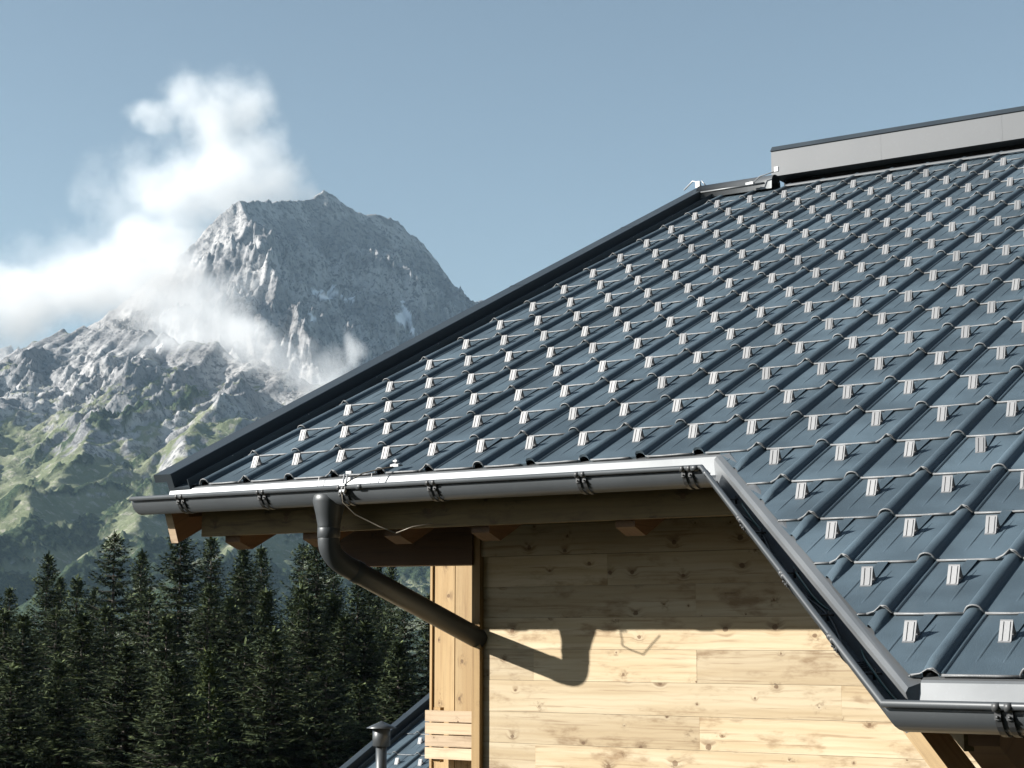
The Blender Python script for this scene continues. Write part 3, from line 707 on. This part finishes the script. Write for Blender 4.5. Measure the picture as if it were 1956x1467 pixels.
rs = np.concatenate([np.arange(-4200, -1300, 60), np.arange(-1300, -900, 9), np.arange(-900, 130, 2.8), np.arange(130, 500, 12), np.arange(500, 4200, 90)])
ds = np.concatenate([np.arange(-600, -120, 20), np.arange(-120, 200, 8), np.arange(200, 900, 14), np.arange(900, 1500, 7), np.arange(1500, 2560, 3.6), np.arange(2560, 2750, 5), np.arange(2750, 3620, 3.6), np.arange(3620, 5000, 40), np.arange(5000, 12001, 400)])
Rg, Dg = np.meshgrid(rs, ds)
wx = Rg + 40 * fbm(Rg / 260, Dg / 260, 4, 5); wy = Dg + 40 * fbm(Rg / 260, Dg / 260, 4, 9)
def ridge(poly, prof, wob=1.0):
    P = [pt(*p) for p in poly]; best = np.full(Rg.shape, -1e9)
    xs_, zs_ = zip(*prof)
    X_ = Rg + (wx - Rg) * wob; Y_ = Dg + (wy - Dg) * wob
    for (r0, d0, z0), (r1, d1, z1) in zip(P[:-1], P[1:]):
        L2 = (r1 - r0) ** 2 + (d1 - d0) ** 2; t = np.clip(((X_ - r0) * (r1 - r0) + (Y_ - d0) * (d1 - d0)) / L2, 0, 1)
        s = np.hypot(X_ - r0 - t * (r1 - r0), Y_ - d0 - t * (d1 - d0))
        best = np.maximum(best, z0 + t * (z1 - z0) - np.interp(s, xs_, zs_))
    return best
peak = [(150, 640, 2960), (250, 560, 2950), (300, 520, 2950), (345, 475, 2960), (400, 425, 2980), (440, 392, 2990), (455, 384, 3000), (500, 388, 3070), (575, 383, 3180), (598, 373, 3220), (618, 353, 3245), (640, 374, 3275), (675, 397, 3310), (715, 408, 3345), (760, 425, 3400), (795, 450, 3430), (815, 470, 3450), (835, 505, 3460), (850, 530, 3470), (880, 552, 3490), (905, 572, 3520), (950, 582, 3600), (1100, 620, 3700), (1400, 700, 3800)]
spur = [(455, 384, 3000), (478, 440, 2925), (503, 495, 2850), (535, 565, 2770), (565, 640, 2690), (605, 720, 2600)]
spur2 = [(640, 380, 3270), (680, 430, 3180), (715, 510, 3080), (750, 600, 2980), (780, 680, 2880)]
spur3 = [(815, 470, 3230), (810, 540, 3130), (820, 620, 3040)]
fore = [(-700, 1000, 2750), (-300, 840, 2640), (-150, 775, 2580), (0, 702, 2500), (50, 672, 2460), (95, 650, 2430), (150, 632, 2400), (220, 640, 2370), (300, 655, 2340), (400, 668, 2300), (480, 690, 2270), (560, 720, 2240), (650, 740, 2210), (760, 780, 2180), (950, 850, 2150), (1300, 950, 2100)]
ribs_ = [[(95, 650, 2430), (40, 760, 2180), (-80, 900, 1880), (-280, 1080, 1560)],
         [(300, 655, 2340), (230, 760, 2110), (130, 880, 1860), (0, 1010, 1620), (-140, 1120, 1430)],
         [(480, 690, 2270), (440, 790, 2080), (340, 900, 1860), (220, 1010, 1650), (100, 1120, 1480)],
         [(650, 740, 2210), (610, 850, 2040), (520, 930, 1880), (420, 1020, 1700), (330, 1120, 1520)],
         [(860, 820, 2170), (780, 940, 1980), (680, 1020, 1810), (590, 1120, 1600)]]
far = [(-200, 760, 4600), (-40, 690, 4600), (14, 668, 4600), (40, 700, 4650), (120, 760, 4700), (400, 800, 4800)]
Hm = ridge(peak, [(0, 0), (60, 95), (260, 330), (700, 640), (1600, 1000), (6000, 1900)], 0.6)
Hm = np.maximum(Hm, ridge(spur, [(0, 0), (90, 95), (300, 300), (900, 800), (4000, 2500)], 0.8))
Hm = np.maximum(Hm, ridge(spur2, [(0, 0), (120, 95), (400, 360), (1000, 900), (4000, 2500)], 0.8) - 38)
Hf = ridge(fore, [(0, 0), (80, 60), (250, 150), (600, 300), (1000, 440), (2500, 900)], 0.7)
for p_ in ribs_: Hf = np.maximum(Hf, ridge(p_, [(0, 0), (60, 34), (200, 105), (500, 240), (3000, 900)], 1.3) - 5)
Hx = ridge(far, [(0, 0), (300, 250), (1500, 900), (6000, 2500)], 1.0)
k_ = 0.03
H = np.maximum(np.maximum(Hm, Hf), Hx)
alt = np.clip(H, 0, 900); isf0 = Hf > Hm
rough_ = sm(H, 40, 260)
n1 = fbm(wx / 210, wy / 210, 7, 21, 0.52, ridged=True); gc, gl = (wx - 0.55 * wy) / 1.14, (0.55 * wx + wy) / 1.14; n2 = np.where(isf0, fbm(gc / 42, gl / 120, 5, 44, 0.55, ridged=True), fbm(wx / 42, wy / 130, 5, 44, 0.55, ridged=True)); n3 = np.where(isf0, fbm(gc / 95, gl / 620, 5, 61, 0.5, ridged=True), fbm(wx / 120, wy / 420, 5, 61, 0.5, ridged=True))
crest = np.clip((H - np.maximum(Hm, Hx)) * 0 + 1, 0, 1)
isfore = Hf > Hm
dist_peak = np.clip((ridge([p for p in peak], [(0, 0), (100, 100), (5000, 5000)], 0.6) - H), -200, 0)
amp = np.where(isfore, 26 * rough_, 60)
def rdist(poly):
    b = np.full(Rg.shape, 1e9); P = [pt(*p) for p in poly]
    for (r0, d0, z0), (r1, d1, z1) in zip(P[:-1], P[1:]):
        t = np.clip(((Rg - r0) * (r1 - r0) + (Dg - d0) * (d1 - d0)) / ((r1 - r0) ** 2 + (d1 - d0) ** 2), 0, 1); b = np.minimum(b, np.hypot(Rg - r0 - t * (r1 - r0), Dg - d0 - t * (d1 - d0)))
    return b
cm = np.where(isfore, 1.0, np.clip(rdist(peak) / 90, 0.2, 1.0)); cf = np.where(isfore, np.clip(rdist(fore) / 120, 0.3, 1.0), 1.0); amp = amp * cm * cf
n4 = np.where(isfore, fbm(gc / 15, gl / 40, 4, 144, 0.58, ridged=True), fbm(wx / 15, wy / 48, 4, 144, 0.58, ridged=True)); hi_ = sm(H, 190, 300)
H = H + (n1 - 0.35) * amp + (n2 - 0.3) * np.where(isfore, (8 + 18 * hi_ * cf) * rough_ * cf, 30 * cm) + (n4 - 0.3) * np.where(isfore, (1.0 + 9.0 * hi_) * rough_ * cf, 14 * cm) + (n3 - 0.3) * np.where(isfore, 24 * rough_, 8 * cm)
valley = -17 + 10 * fbm(Rg / 300, Dg / 300, 4, 3) - 0.02 * np.abs(Rg)
near = np.interp(Dg, [-120, 0, 14, 45, 90, 400, 1200, 1500, 12001], [-6.5, -6.5, -7.5, -12, -15, -32, -40, -30, 60])
H = np.where(H > near, H, near + 0.15 * np.maximum(valley + 17, -9))
behind = np.clip((-16 + 0.55 * np.minimum(Rg, 0) - Dg), 0, 400); H = H + np.where(Dg < 0, np.minimum(behind * 1.1, 260) + sm(behind, 4, 30) * 6 * fbm(Rg / 14, Dg / 14, 3, 8), 0)  # unseen slope added behind the camera to cut skylight on the wall
# cover: rock, scrub, snow, forest
dzr = np.gradient(H, rs, axis=1); dzd = np.gradient(H, ds, axis=0); slope = np.hypot(dzr, dzd)
cvn = fbm(wx / 130, wy / 200, 7, 81, 0.66); cv2 = fbm(wx / 30, wy / 60, 5, 93, 0.7); cv3 = fbm(gc / 45, gl / 240, 6, 133, 0.68)
treeline = sm(H + 230 * cvn + 60 * cv3, 150, 360)
rock = sm(slope + 0.55 * cv2 + 0.55 * cvn + (treeline - 0.66) * 1.2 + 1.1 * cv3, 0.50, 0.60)
rock = np.where(isfore, rock, np.maximum(rock, sm(H, 330, 430)))
scrub = sm(cvn * 0.5 + cv2 * 0.45 + fbm(gc / 55, gl / 300, 6, 33, 0.62) * 1.5 - (H - 100) / 420 + 0.02, 0.05, 0.10) * (1 - sm(H, 330, 400)) * isfore
bushy = fbm(Rg / 8, Dg / 8, 3, 71, 0.7)
H = H + (1 - scrub) * isfore * 3.5 * fbm(wx / 22, wy / 50, 5, 211, 0.6, ridged=True) * sm(H, 30, 120) * 0.6 + scrub * (5.0 + 9.0 * bushy) * sm(H, 15, 60)
rock = rock * (1 - scrub)
XY = np.stack([CAM.x + HR.x * Rg + HF.x * Dg, CAM.y + HR.y * Rg + HF.y * Dg, H], -1)
# snow fields lie on the shaded flank of the summit
rel = XY - np.array(CAM); zc = rel @ np.array(FWD); pxx = 978 + FPX * (rel @ np.array(RIGHT)) / np.maximum(zc, 1); pyy = 733 + FPX * (rel @ np.array(DOWN)) / np.maximum(zc, 1)
def inpoly(poly):
    mx_, my_ = sum(p[0] for p in poly) / len(poly), sum(p[1] for p in poly) / len(poly); poly = [(mx_ + (a - mx_) * 1.35, my_ + (b - my_) * 1.35) for a, b in poly]
    c = np.zeros(pxx.shape, bool); n = len(poly)
    for i in range(n):
        (xa, ya), (xb, yb) = poly[i], poly[(i + 1) % n]
        c ^= ((ya > pyy) != (yb > pyy)) & (pxx < (xb - xa) * (pyy - ya) / ((yb - ya) if yb != ya else 1e-9) + xa)
    return c
snow = np.zeros(pxx.shape)
for poly in ([(598, 548), (612, 558), (627, 560), (634, 552), (628, 543), (640, 552), (644, 558), (632, 567), (618, 568), (604, 560)], [(654, 566), (668, 571), (678, 568), (674, 577), (666, 577)],
             [(585, 588), (594, 598), (606, 607), (602, 610), (590, 601)], [(767, 583), (776, 592), (784, 604), (785, 616), (792, 634), (785, 632), (778, 618), (762, 613), (758, 604), (770, 597)], [(480, 638), (492, 634), (490, 642)], [(296, 668), (308, 660), (300, 674)]):
    snow = np.maximum(snow, inpoly(poly) & (Dg > 2000))
sn_ = snow > 0                      # old snow lies smooth in its hollow
Hb = H.copy()
for _ in range(6):
    Hp = np.pad(Hb, 1, mode='edge'); Hb = (Hp[:-2, 1:-1] + Hp[2:, 1:-1] + Hp[1:-1, :-2] + Hp[1:-1, 2:] + Hp[1:-1, 1:-1]) / 5
H = np.where(sn_, Hb + 2.0, H); XY[..., 2] = H
nr, nc = Rg.shape
idx = np.arange(nr * nc).reshape(nr, nc)
quads = np.stack([idx[:-1, :-1], idx[:-1, 1:], idx[1:, 1:], idx[1:, :-1]], -1).reshape(-1, 4)
me = bpy.data.meshes.new('terrain'); me.vertices.add(nr * nc); me.vertices.foreach_set('co', XY.reshape(-1).astype('f'))
me.loops.add(len(quads) * 4); me.loops.foreach_set('vertex_index', quads.reshape(-1).astype('i')); me.polygons.add(len(quads))
me.polygons.foreach_set('loop_start', np.arange(0, len(quads) * 4, 4, dtype='i')); me.polygons.foreach_set('loop_total', np.full(len(quads), 4, 'i'))
me.update(calc_edges=True)
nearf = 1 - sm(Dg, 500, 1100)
for nm, arr in (('near', nearf), ('rock', rock), ('scrub', scrub), ('snow', snow), ('isfore', isfore.astype(float))):
    a = me.attributes.new(nm, 'FLOAT', 'POINT'); a.data.foreach_set('value', arr.reshape(-1).astype('f'))
tm, nt, pb = new_mat('mountain_ground')
def attr(n): q = nt.nodes.new('ShaderNodeAttribute'); q.attribute_name = n; return q.outputs['Fac']
geo = nt.nodes.new('ShaderNodeNewGeometry').outputs['Position']
a1 = noise(nt, geo, 0.012, 8, 0.62); a2 = noise(nt, geo, 0.09, 6, 0.65); a3 = noise(nt, geo, 0.35, 4, 0.6)
rockc = mixc(nt, sstep(nt, a1, 0.42, 0.58), (0.25, 0.25, 0.255), (0.44, 0.435, 0.43)); rockc = mixc(nt, sstep(nt, a2, 0.48, 0.62), rockc, (0.14, 0.142, 0.148)); rockc = mixc(nt, sstep(nt, noise(nt, vmath(nt, 'MULTIPLY', geo, (1, 1, 0.4)), 0.2, 5, 0.7), 0.54, 0.66), rockc, (0.085, 0.088, 0.095))
grass = mixc(nt, sstep(nt, a1, 0.4, 0.6), (0.14, 0.162, 0.09), (0.20, 0.215, 0.135)); grass = mixc(nt, sstep(nt, a2, 0.52, 0.66), grass, (0.31, 0.30, 0.24)); 
grass = mixc(nt, sstep(nt, a3, 0.6, 0.75, 0, 0.5), grass, (0.085, 0.11, 0.055))
scr = mixc(nt, sstep(nt, a3, 0.4, 0.62), (0.022, 0.038, 0.022), (0.055, 0.078, 0.038))
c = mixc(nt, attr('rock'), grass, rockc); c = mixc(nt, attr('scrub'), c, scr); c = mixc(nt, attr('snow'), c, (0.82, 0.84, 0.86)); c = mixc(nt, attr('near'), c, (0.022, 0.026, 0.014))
nt.links.new(c, pb.inputs['Base Color']); pb.inputs['Roughness'].default_value = 0.95; pb.inputs['Specular IOR Level'].default_value = 0.1
bmp = nd(nt, 'ShaderNodeBump', Strength=0.9, Distance=8.0)
nt.links.new(math_n(nt, 'MULTIPLY', math_n(nt, 'ADD', noise(nt, vmath(nt, 'MULTIPLY', geo, (1, 1, 0.55)), 0.05, 9, 0.72), math_n(nt, 'MULTIPLY', noise(nt, geo, 0.022, 6, 0.6), 0.9)), math_n(nt, 'SUBTRACT', 1.0, attr('snow'))), bmp.inputs['Height']); nt.links.new(bmp.outputs[0], pb.inputs['Normal'])
me.materials.append(tm); ter = bpy.data.objects.new('terrain', me); COL.objects.link(ter)
tag(ter, 'steep grey rock peak above green alpine slopes and the valley floor', 'mountain', kind='structure')
# ================================================================ SPRUCES
def spruce_mat(name, a, b, c):
    m, nt, p = new_mat(name); tc = nt.nodes.new('ShaderNodeTexCoord').outputs['Object']
    oi = nt.nodes.new('ShaderNodeAttribute'); oi.attribute_name = 'wc'; s = nt.nodes.new('ShaderNodeSeparateXYZ'); nt.links.new(oi.outputs['Vector'], s.inputs[0])
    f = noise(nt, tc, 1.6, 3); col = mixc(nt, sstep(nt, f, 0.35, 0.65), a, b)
    col = mixc(nt, s.outputs[0], col, c)  # third colour stands for sunlit twig tips
    nt.links.new(col, p.inputs['Base Color']); p.inputs['Roughness'].default_value = 0.8; p.inputs['Specular IOR Level'].default_value = 0.12
    return m
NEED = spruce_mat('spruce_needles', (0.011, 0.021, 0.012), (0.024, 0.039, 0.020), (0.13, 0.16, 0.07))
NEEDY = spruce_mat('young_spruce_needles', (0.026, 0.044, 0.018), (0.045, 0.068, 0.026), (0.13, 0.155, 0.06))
bkm, nt, pbk = new_mat('spruce_bark'); tcb = nt.nodes.new('ShaderNodeTexCoord').outputs['Object']
nt.links.new(ramp(nt, noise(nt, tcb, 9.0, 4), [(0.35, (0.06, 0.05, 0.042)), (0.65, (0.17, 0.15, 0.13))]), pbk.inputs['Base Color']); pbk.inputs['Roughness'].default_value = 0.9
def spruce_mesh(seed, height, wmax, bare=0.12, dens=1.0, shape=0.8):
    rnd = random.Random(seed); V = []; F = []; W = []
    def leaf(p, d, side, L, wd, t):
        # a twig: folded kite of needles hanging from p along d
        b = len(V); q = p + d * L
        mid = p + d * (L * 0.45)
        V.extend([p, mid + side * wd, q, mid - side * wd]); F.append((b, b + 1, b + 2)); F.append((b, b + 2, b + 3)); W.extend([t] * 4)
    B = MB()
    z = height * bare; gap = 0
    while z < height - 0.15:
        f = (height - z) / (height * (1 - bare))         # 1 at the base of the crown, 0 at the tip
        R = wmax * (f ** shape) * (1.0 if f < 0.8 else 1.0 - (f - 0.8) * 1.5)
        nb_ = max(5, int(round((6 + 3 * min(1, R / 1.2)) * dens)))
        ph = rnd.random() * 6.28
        for k in range(nb_):
            az = ph + 6.283 * k / nb_ + rnd.gauss(0, 0.25); L = max(0.12, R * rnd.uniform(0.62, 1.12))
            if rnd.random() < 0.06: L *= 0.5
            zz = z + rnd.uniform(-0.07, 0.07); h = Vector((math.cos(az), math.sin(az), 0)); sd = Vector((-h.y, h.x, 0))
            rise = 0.75 - 1.15 * f ** 0.5 + rnd.gauss(0, 0.10)       # young branches rise, old ones droop
            nst = max(3, int(L / 0.15)); prev = Vector((0, 0, zz)); pts = [prev.copy()]
            for q in range(1, nst + 1):
                t = q / nst; pz = zz + L * (rise * t * 0.55 + (0.28 if f > 0.35 else 0.1) * t ** 3 - 0.10 * math.sin(t * 3.14))
                p = Vector((h.x * L * t, h.y * L * t, pz)) + sd * rnd.gauss(0, 0.012); pts.append(p)
                d = (p - prev).normalized(); wid = min(0.17, 0.06 + 0.2 * L) + 0.34 * (L / max(wmax, 0.5)) * (math.sin(math.pi * min(1, 0.12 + 0.80 * t)))
                tone = (0.15 + 0.85 * t ** 2) * rnd.uniform(0.0, 1.0)  # sunlit tips and dark interior put into colour, paler towards branch ends
                if t > 0.08:
                    for sgn in (-1, 1, -1, 1, -1, 1):
                        dl = (d * rnd.uniform(0.2, 0.9) + sd * sgn * rnd.uniform(0.6, 1.1) + Vector((0, 0, -rnd.uniform(-0.05, 0.42)))).normalized()
                        up = dl.cross(Vector((0, 0, 1))).normalized()
                        leaf(p, dl, (up + Vector((0, 0, rnd.uniform(-0.5, 0.5)))).normalized(), wid * rnd.uniform(0.8, 1.5), 0.028 + 0.022 * rnd.random(), tone)
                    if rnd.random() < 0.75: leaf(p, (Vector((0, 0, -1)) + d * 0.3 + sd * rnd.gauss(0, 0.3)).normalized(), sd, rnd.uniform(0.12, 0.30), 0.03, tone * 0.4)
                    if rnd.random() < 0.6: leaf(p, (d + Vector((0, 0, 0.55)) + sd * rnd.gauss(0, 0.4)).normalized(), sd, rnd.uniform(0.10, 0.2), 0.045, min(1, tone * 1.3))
                prev = p
            leaf(prev, (prev - pts[-2]).normalized(), sd, 0.2, 0.05, rnd.random())
            if L > 0.5: B.tube([pts[0], pts[len(pts) // 2], pts[-1]], [0.018, 0.011, 0.004], 3, cap=False)
        z += (0.14 + 0.30 * min(1, R / 1.5)) * rnd.uniform(0.8, 1.25) / dens ** 0.5
        if rnd.random() < 0.05 and f > 0.3: z += rnd.uniform(0.15, 0.5)
    for q in range(5): leaf(Vector((0, 0, height - 0.35 + q * 0.06)), Vector((rnd.gauss(0, 0.25), rnd.gauss(0, 0.25), 1)).normalized(), Vector((1, 0, 0)), 0.32, 0.035, 0.5)
    me = bpy.data.meshes.new('crown'); me.from_pydata([tuple(v) for v in V], [], F)
    a = me.attributes.new('wc', 'FLOAT_VECTOR', 'POINT'); a.data.foreach_set('vector', np.array([(w_, 0, 0) for w_ in W], 'f').ravel()); me.update()
    B.tube([(0, 0, -1.5), (0, 0, height * 0.3), (0.03, 0, height * 0.7), (0, 0, height - 0.2)], [0.012 * height, 0.010 * height, 0.005 * height, 0.01], 8)
    return me, B
protos = []
for sd_, h_, w_, br, dn_, sh in ((1, 20, 3.0, 0.10, 1.3, 0.66), (2, 20, 2.6, 0.18, 1.2, 0.62), (3, 20, 3.3, 0.12, 1.3, 0.68), (4, 20, 2.9, 0.28, 1.1, 0.60), (5, 20, 2.3, 0.08, 1.35, 0.64)):
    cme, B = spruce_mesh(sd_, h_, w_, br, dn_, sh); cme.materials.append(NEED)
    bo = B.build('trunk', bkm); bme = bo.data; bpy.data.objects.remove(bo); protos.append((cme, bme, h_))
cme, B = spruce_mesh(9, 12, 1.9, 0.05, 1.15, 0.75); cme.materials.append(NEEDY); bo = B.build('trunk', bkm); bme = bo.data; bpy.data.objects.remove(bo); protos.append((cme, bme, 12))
def ground_z(x, y):
    dv = Vector((x - CAM.x, y - CAM.y)); r_, d_ = dv.dot(HR), dv.dot(HF)
    i = int(np.clip(np.searchsorted(ds, d_), 1, len(ds) - 1)); j = int(np.clip(np.searchsorted(rs, r_), 1, len(rs) - 1)); return float(min(H[i, j], H[i - 1, j - 1]))
trnd = random.Random(5)
def tree(px, py, d, proto, label, wscale=1.0, group='spruces behind the chalet'):
    r_, d_, z_ = pt(px, py, d); x, y, z = world_rd(r_, d_, z_); g = ground_z(x, y); cme, bme, h0 = protos[proto]; s = (z + (0.45 if proto < 5 else 0.15) - g) / h0
    t = empty('spruce_tree', (x, y, g), label, 'tree', group)
    t.rotation_euler = (trnd.gauss(0, 0.012), trnd.gauss(0, 0.012), trnd.random() * 6.28); sw = s * wscale if proto == 5 else wscale
    t.scale = (sw, sw, s)
    for nm, me_ in (('crown', cme), ('trunk', bme)):
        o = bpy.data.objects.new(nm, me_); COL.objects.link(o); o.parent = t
    return t
T = [
 (78, 1075, 78, 0, 'tall narrow dark spruce near the left edge, pointed top against the green slope', 0.9),
 (31, 1138, 88, 1, 'thin spruce close to the left frame edge, left of the tall pointed one', 0.8),
 (-4, 1146, 80, 2, 'spruce cut off by the left frame edge', 0.9),
 (128, 1118, 92, 4, 'slim spruce, left one of the low pair right of the tall left-edge spruce', 0.9),
 (152, 1122, 74, 1, 'pale sunlit slim spruce, right one of the low pair beside the tall left-edge spruce', 0.95),
 (180, 1140, 96, 0, 'small dark spruce top just left of the twin-topped broad spruce', 0.7),
 (229, 1040, 72, 3, 'tall spruce with bare lower trunk, left member of the twin tops under the gutter end', 1.0),
 (256, 1072, 76, 0, 'bushy right member of the twin tops left of the tallest spruce', 0.85),
 (346, 1014, 70, 2, 'tallest spruce directly below the barge board end, pale trunk showing through', 1.0),
 (405, 1044, 80, 1, 'narrow spruce right of the tallest one, below the first rafter end', 1.0),
 (445, 1095, 92, 4, 'half hidden spruce between the narrow one and the round-topped one', 0.9),
 (468, 1064, 74, 0, 'round-topped bushy spruce below the second rafter end', 0.95),
 (520, 1062, 82, 1, 'spruce with brown cones at its tip, midway under the eave', 0.9),
 (564, 1055, 78, 3, 'spruce just left of the downpipe elbow', 0.85),
 (602, 1040, 72, 0, 'spruce whose top touches the downpipe elbow', 0.9),
 (640, 1085, 84, 2, 'dark spruce behind the start of the slanting downpipe', 0.8),
 (672, 1112, 76, 4, 'spruce below the middle of the slanting downpipe, in shade', 1.0),
 (718, 1140, 86, 1, 'sunlit spruce below the slanting downpipe with light left edge', 1.0),
 (727, 1084, 100, 4, 'far spruce tip, left of the two above the slanting downpipe', 0.8),
 (750, 1084, 98, 0, 'far spruce tip, right of the two above the slanting downpipe', 0.7),
 (786, 1178, 74, 3, 'spruce rising beside the balcony screen', 0.95),
 (815, 1150, 88, 0, 'spruce half covered by the balcony screen', 0.9),
 (400, 1238, 52, 5, 'small bright green young spruce standing in front of the dark trees', 1.0),
]
for a in T: tree(*a)
fill = [(10, 1190, 62), (60, 1200, 60), (108, 1185, 66), (165, 1195, 58), (205, 1180, 64), (290, 1150, 66), (312, 1205, 56), (378, 1140, 64), (432, 1165, 66), (500, 1150, 64), (545, 1140, 66), (588, 1165, 60), (625, 1160, 66), (660, 1200, 62), (700, 1215, 60), (745, 1225, 62), (770, 1250, 58), (530, 1230, 54), (460, 1250, 56), (345, 1290, 50), (240, 1260, 54), (130, 1290, 52), (30, 1300, 52), (620, 1300, 54), (690, 1330, 56)]
fo = sorted(fill, key=lambda q: q[0]); ordn = ['first', 'second', 'third', 'fourth', 'fifth', 'sixth', 'seventh', 'eighth', 'ninth', 'tenth', 'eleventh', 'twelfth', 'middle', 'twelfth', 'eleventh', 'tenth', 'ninth', 'eighth', 'seventh', 'sixth', 'fifth', 'fourth', 'third', 'second', 'first']
for i_, (a, b, c_) in enumerate(fo):
    side = 'left' if i_ < 12 else 'right'; lab = 'dark lower-row spruce, %s from the %s, its tip below the skyline' % (ordn[i_], side)
    if i_ == 12: lab = 'dark lower-row spruce halfway along, right of the young green tree'
    tree(a, b, c_, i_ % 5, lab, 0.85 + 0.2 * trnd.random(), 'shaded spruces in the lower rows')

# ================================================================ AIR AND CLOUDS
sc.cycles.volume_bounces = 2
def cloud(name, label, blobs, dens, thr, nscale, seed):
    C3 = []
    for px, py, d, rx, ry, rd in blobs:
        r_, d_, z_ = pt(px, py, d); k = d / (FPX * 0.99); C3.append((Vector(world_rd(r_, d_, z_)), rx * k, ry * k, rd))
    mx = [max(c[0][i] + 1.25 * max(c[1], c[2], c[3]) for c in C3) for i in range(3)]; mn = [min(c[0][i] - 1.25 * max(c[1], c[2], c[3]) for c in C3) for i in range(3)]
    b = MB(); b.box(mn, (mx[0] - mn[0], 0, 0), (0, mx[1] - mn[1], 0), (0, 0, mx[2] - mn[2]))
    m = bpy.data.materials.new(name); m.use_nodes = True; nt = m.node_tree; nt.nodes.clear()
    out = nt.nodes.new('ShaderNodeOutputMaterial'); vs = nt.nodes.new('ShaderNodeVolumeScatter'); nt.links.new(vs.outputs[0], out.inputs['Volume'])
    vs.inputs['Color'].default_value = (0.58, 0.60, 0.62, 1); vs.inputs['Anisotropy'].default_value = 0.1
    pos = nt.nodes.new('ShaderNodeNewGeometry').outputs['Position']
    wn = nt.nodes.new('ShaderNodeTexNoise'); wn.inputs['Scale'].default_value = nscale * 0.45; wn.inputs['Detail'].default_value = 2; nt.links.new(vmath(nt, 'ADD', pos, (seed * 91.0, 0, 0)), wn.inputs['Vector'])
    wv = vmath(nt, 'MULTIPLY', vmath(nt, 'SUBTRACT', wn.outputs['Color'], (0.5, 0.5, 0.5)), (190, 190, 190))
    pw = vmath(nt, 'ADD', pos, wv)
    rt = Vector((HR.x, HR.y, 0)); ft = Vector((HF.x, HF.y, 0)); best = None
    xr = vmath(nt, 'DOT_PRODUCT', pw, tuple(rt)); yf = vmath(nt, 'DOT_PRODUCT', pw, tuple(ft)); zz = vmath(nt, 'DOT_PRODUCT', pw, (0, 0, 1))
    for c, rx, ry, rd in C3:
        a = math_n(nt, 'DIVIDE', math_n(nt, 'SUBTRACT', xr, c.dot(rt)), rx); b_ = math_n(nt, 'DIVIDE', math_n(nt, 'SUBTRACT', yf, c.dot(ft)), rd); e = math_n(nt, 'DIVIDE', math_n(nt, 'SUBTRACT', zz, c.z), ry)
        q = math_n(nt, 'SQRT', math_n(nt, 'MULTIPLY_ADD', a, a, math_n(nt, 'MULTIPLY_ADD', b_, b_, math_n(nt, 'MULTIPLY', e, e))))
        v = math_n(nt, 'SUBTRACT', 1.0, q)
        best = v if best is None else math_n(nt, 'SMOOTH_MAX', best, v, 0.15)
    nz = noise(nt, vmath(nt, 'ADD', pos, (seed * 37.0, seed * 11.0, 0)), nscale, 6, 0.70)
    f = math_n(nt, 'ADD', best, math_n(nt, 'MULTIPLY', math_n(nt, 'SUBTRACT', nz, 0.5), 3.0))
    dn = sstep(nt, f, thr, thr + 0.95, 0.0, dens)
    nt.links.new(math_n(nt, 'MULTIPLY', dn, sstep(nt, best, -0.12, 0.1)), vs.inputs['Density'])
    m.cycles.volume_step_rate = 0.8 if dens < 0.01 else 0.6
    o = b.build(name, m); tag(o, label, 'cloud', kind='stuff'); return o
cloud('cloud_plume', 'tall white cloud plume rising behind the shoulder of the peak',
      [(450, 330, 3380, 135, 120, 150), (530, 360, 3380, 100, 75, 130), (420, 255, 3400, 90, 90, 110), (475, 245, 3400, 65, 65, 80), (365, 195, 3400, 60, 50, 70), (285, 225, 3420, 80, 50, 60),
       (370, 380, 3400, 100, 90, 110), (320, 465, 3400, 120, 50, 110), (265, 350, 3420, 60, 50, 60), (575, 365, 3370, 60, 40, 100)], 0.017, -0.06, 0.009, 1)
cloud('cloud_bank', 'low white cloud bank lying across the lower left flank of the peak',
      [(40, 585, 2800, 210, 66, 150), (200, 580, 2780, 180, 78, 150), (320, 560, 2740, 130, 100, 140), (400, 600, 2480, 130, 80, 110), (475, 655, 2240, 110, 48, 90), (560, 668, 2200, 70, 40, 70), (625, 695, 2170, 68, 42, 70), (335, 500, 2780, 80, 62, 90),
       (690, 670, 2180, 22, 30, 50), (350, 660, 2270, 120, 30, 60), (-120, 590, 2800, 160, 80, 120)], 0.021, -0.06, 0.010, 3)
cloud('cloud_veil', 'thin torn mist trailing left of the tall plume',
      [(300, 400, 3440, 230, 150, 80), (420, 200, 3440, 130, 90, 70), (150, 510, 3440, 230, 70, 80)], 0.006, -0.15, 0.012, 7)
hz = MB(); hz.box((-9500, -6000, -75), (16000, 0, 0), (0, 17500, 0), (0, 0, 1000))
hm = bpy.data.materials.new('haze'); hm.use_nodes = True; nt = hm.node_tree; nt.nodes.clear(); out = nt.nodes.new('ShaderNodeOutputMaterial'); pv = nt.nodes.new('ShaderNodeVolumePrincipled')
pv.inputs['Color'].default_value = (0.55, 0.78, 1.0, 1); pv.inputs['Density'].default_value = 0.00005; pv.inputs['Anisotropy'].default_value = 0.2
nt.links.new(pv.outputs[0], out.inputs['Volume']); ho = hz.build('haze', hm); tag(ho, 'thin blue air between the house and the mountains', 'haze', kind='stuff')
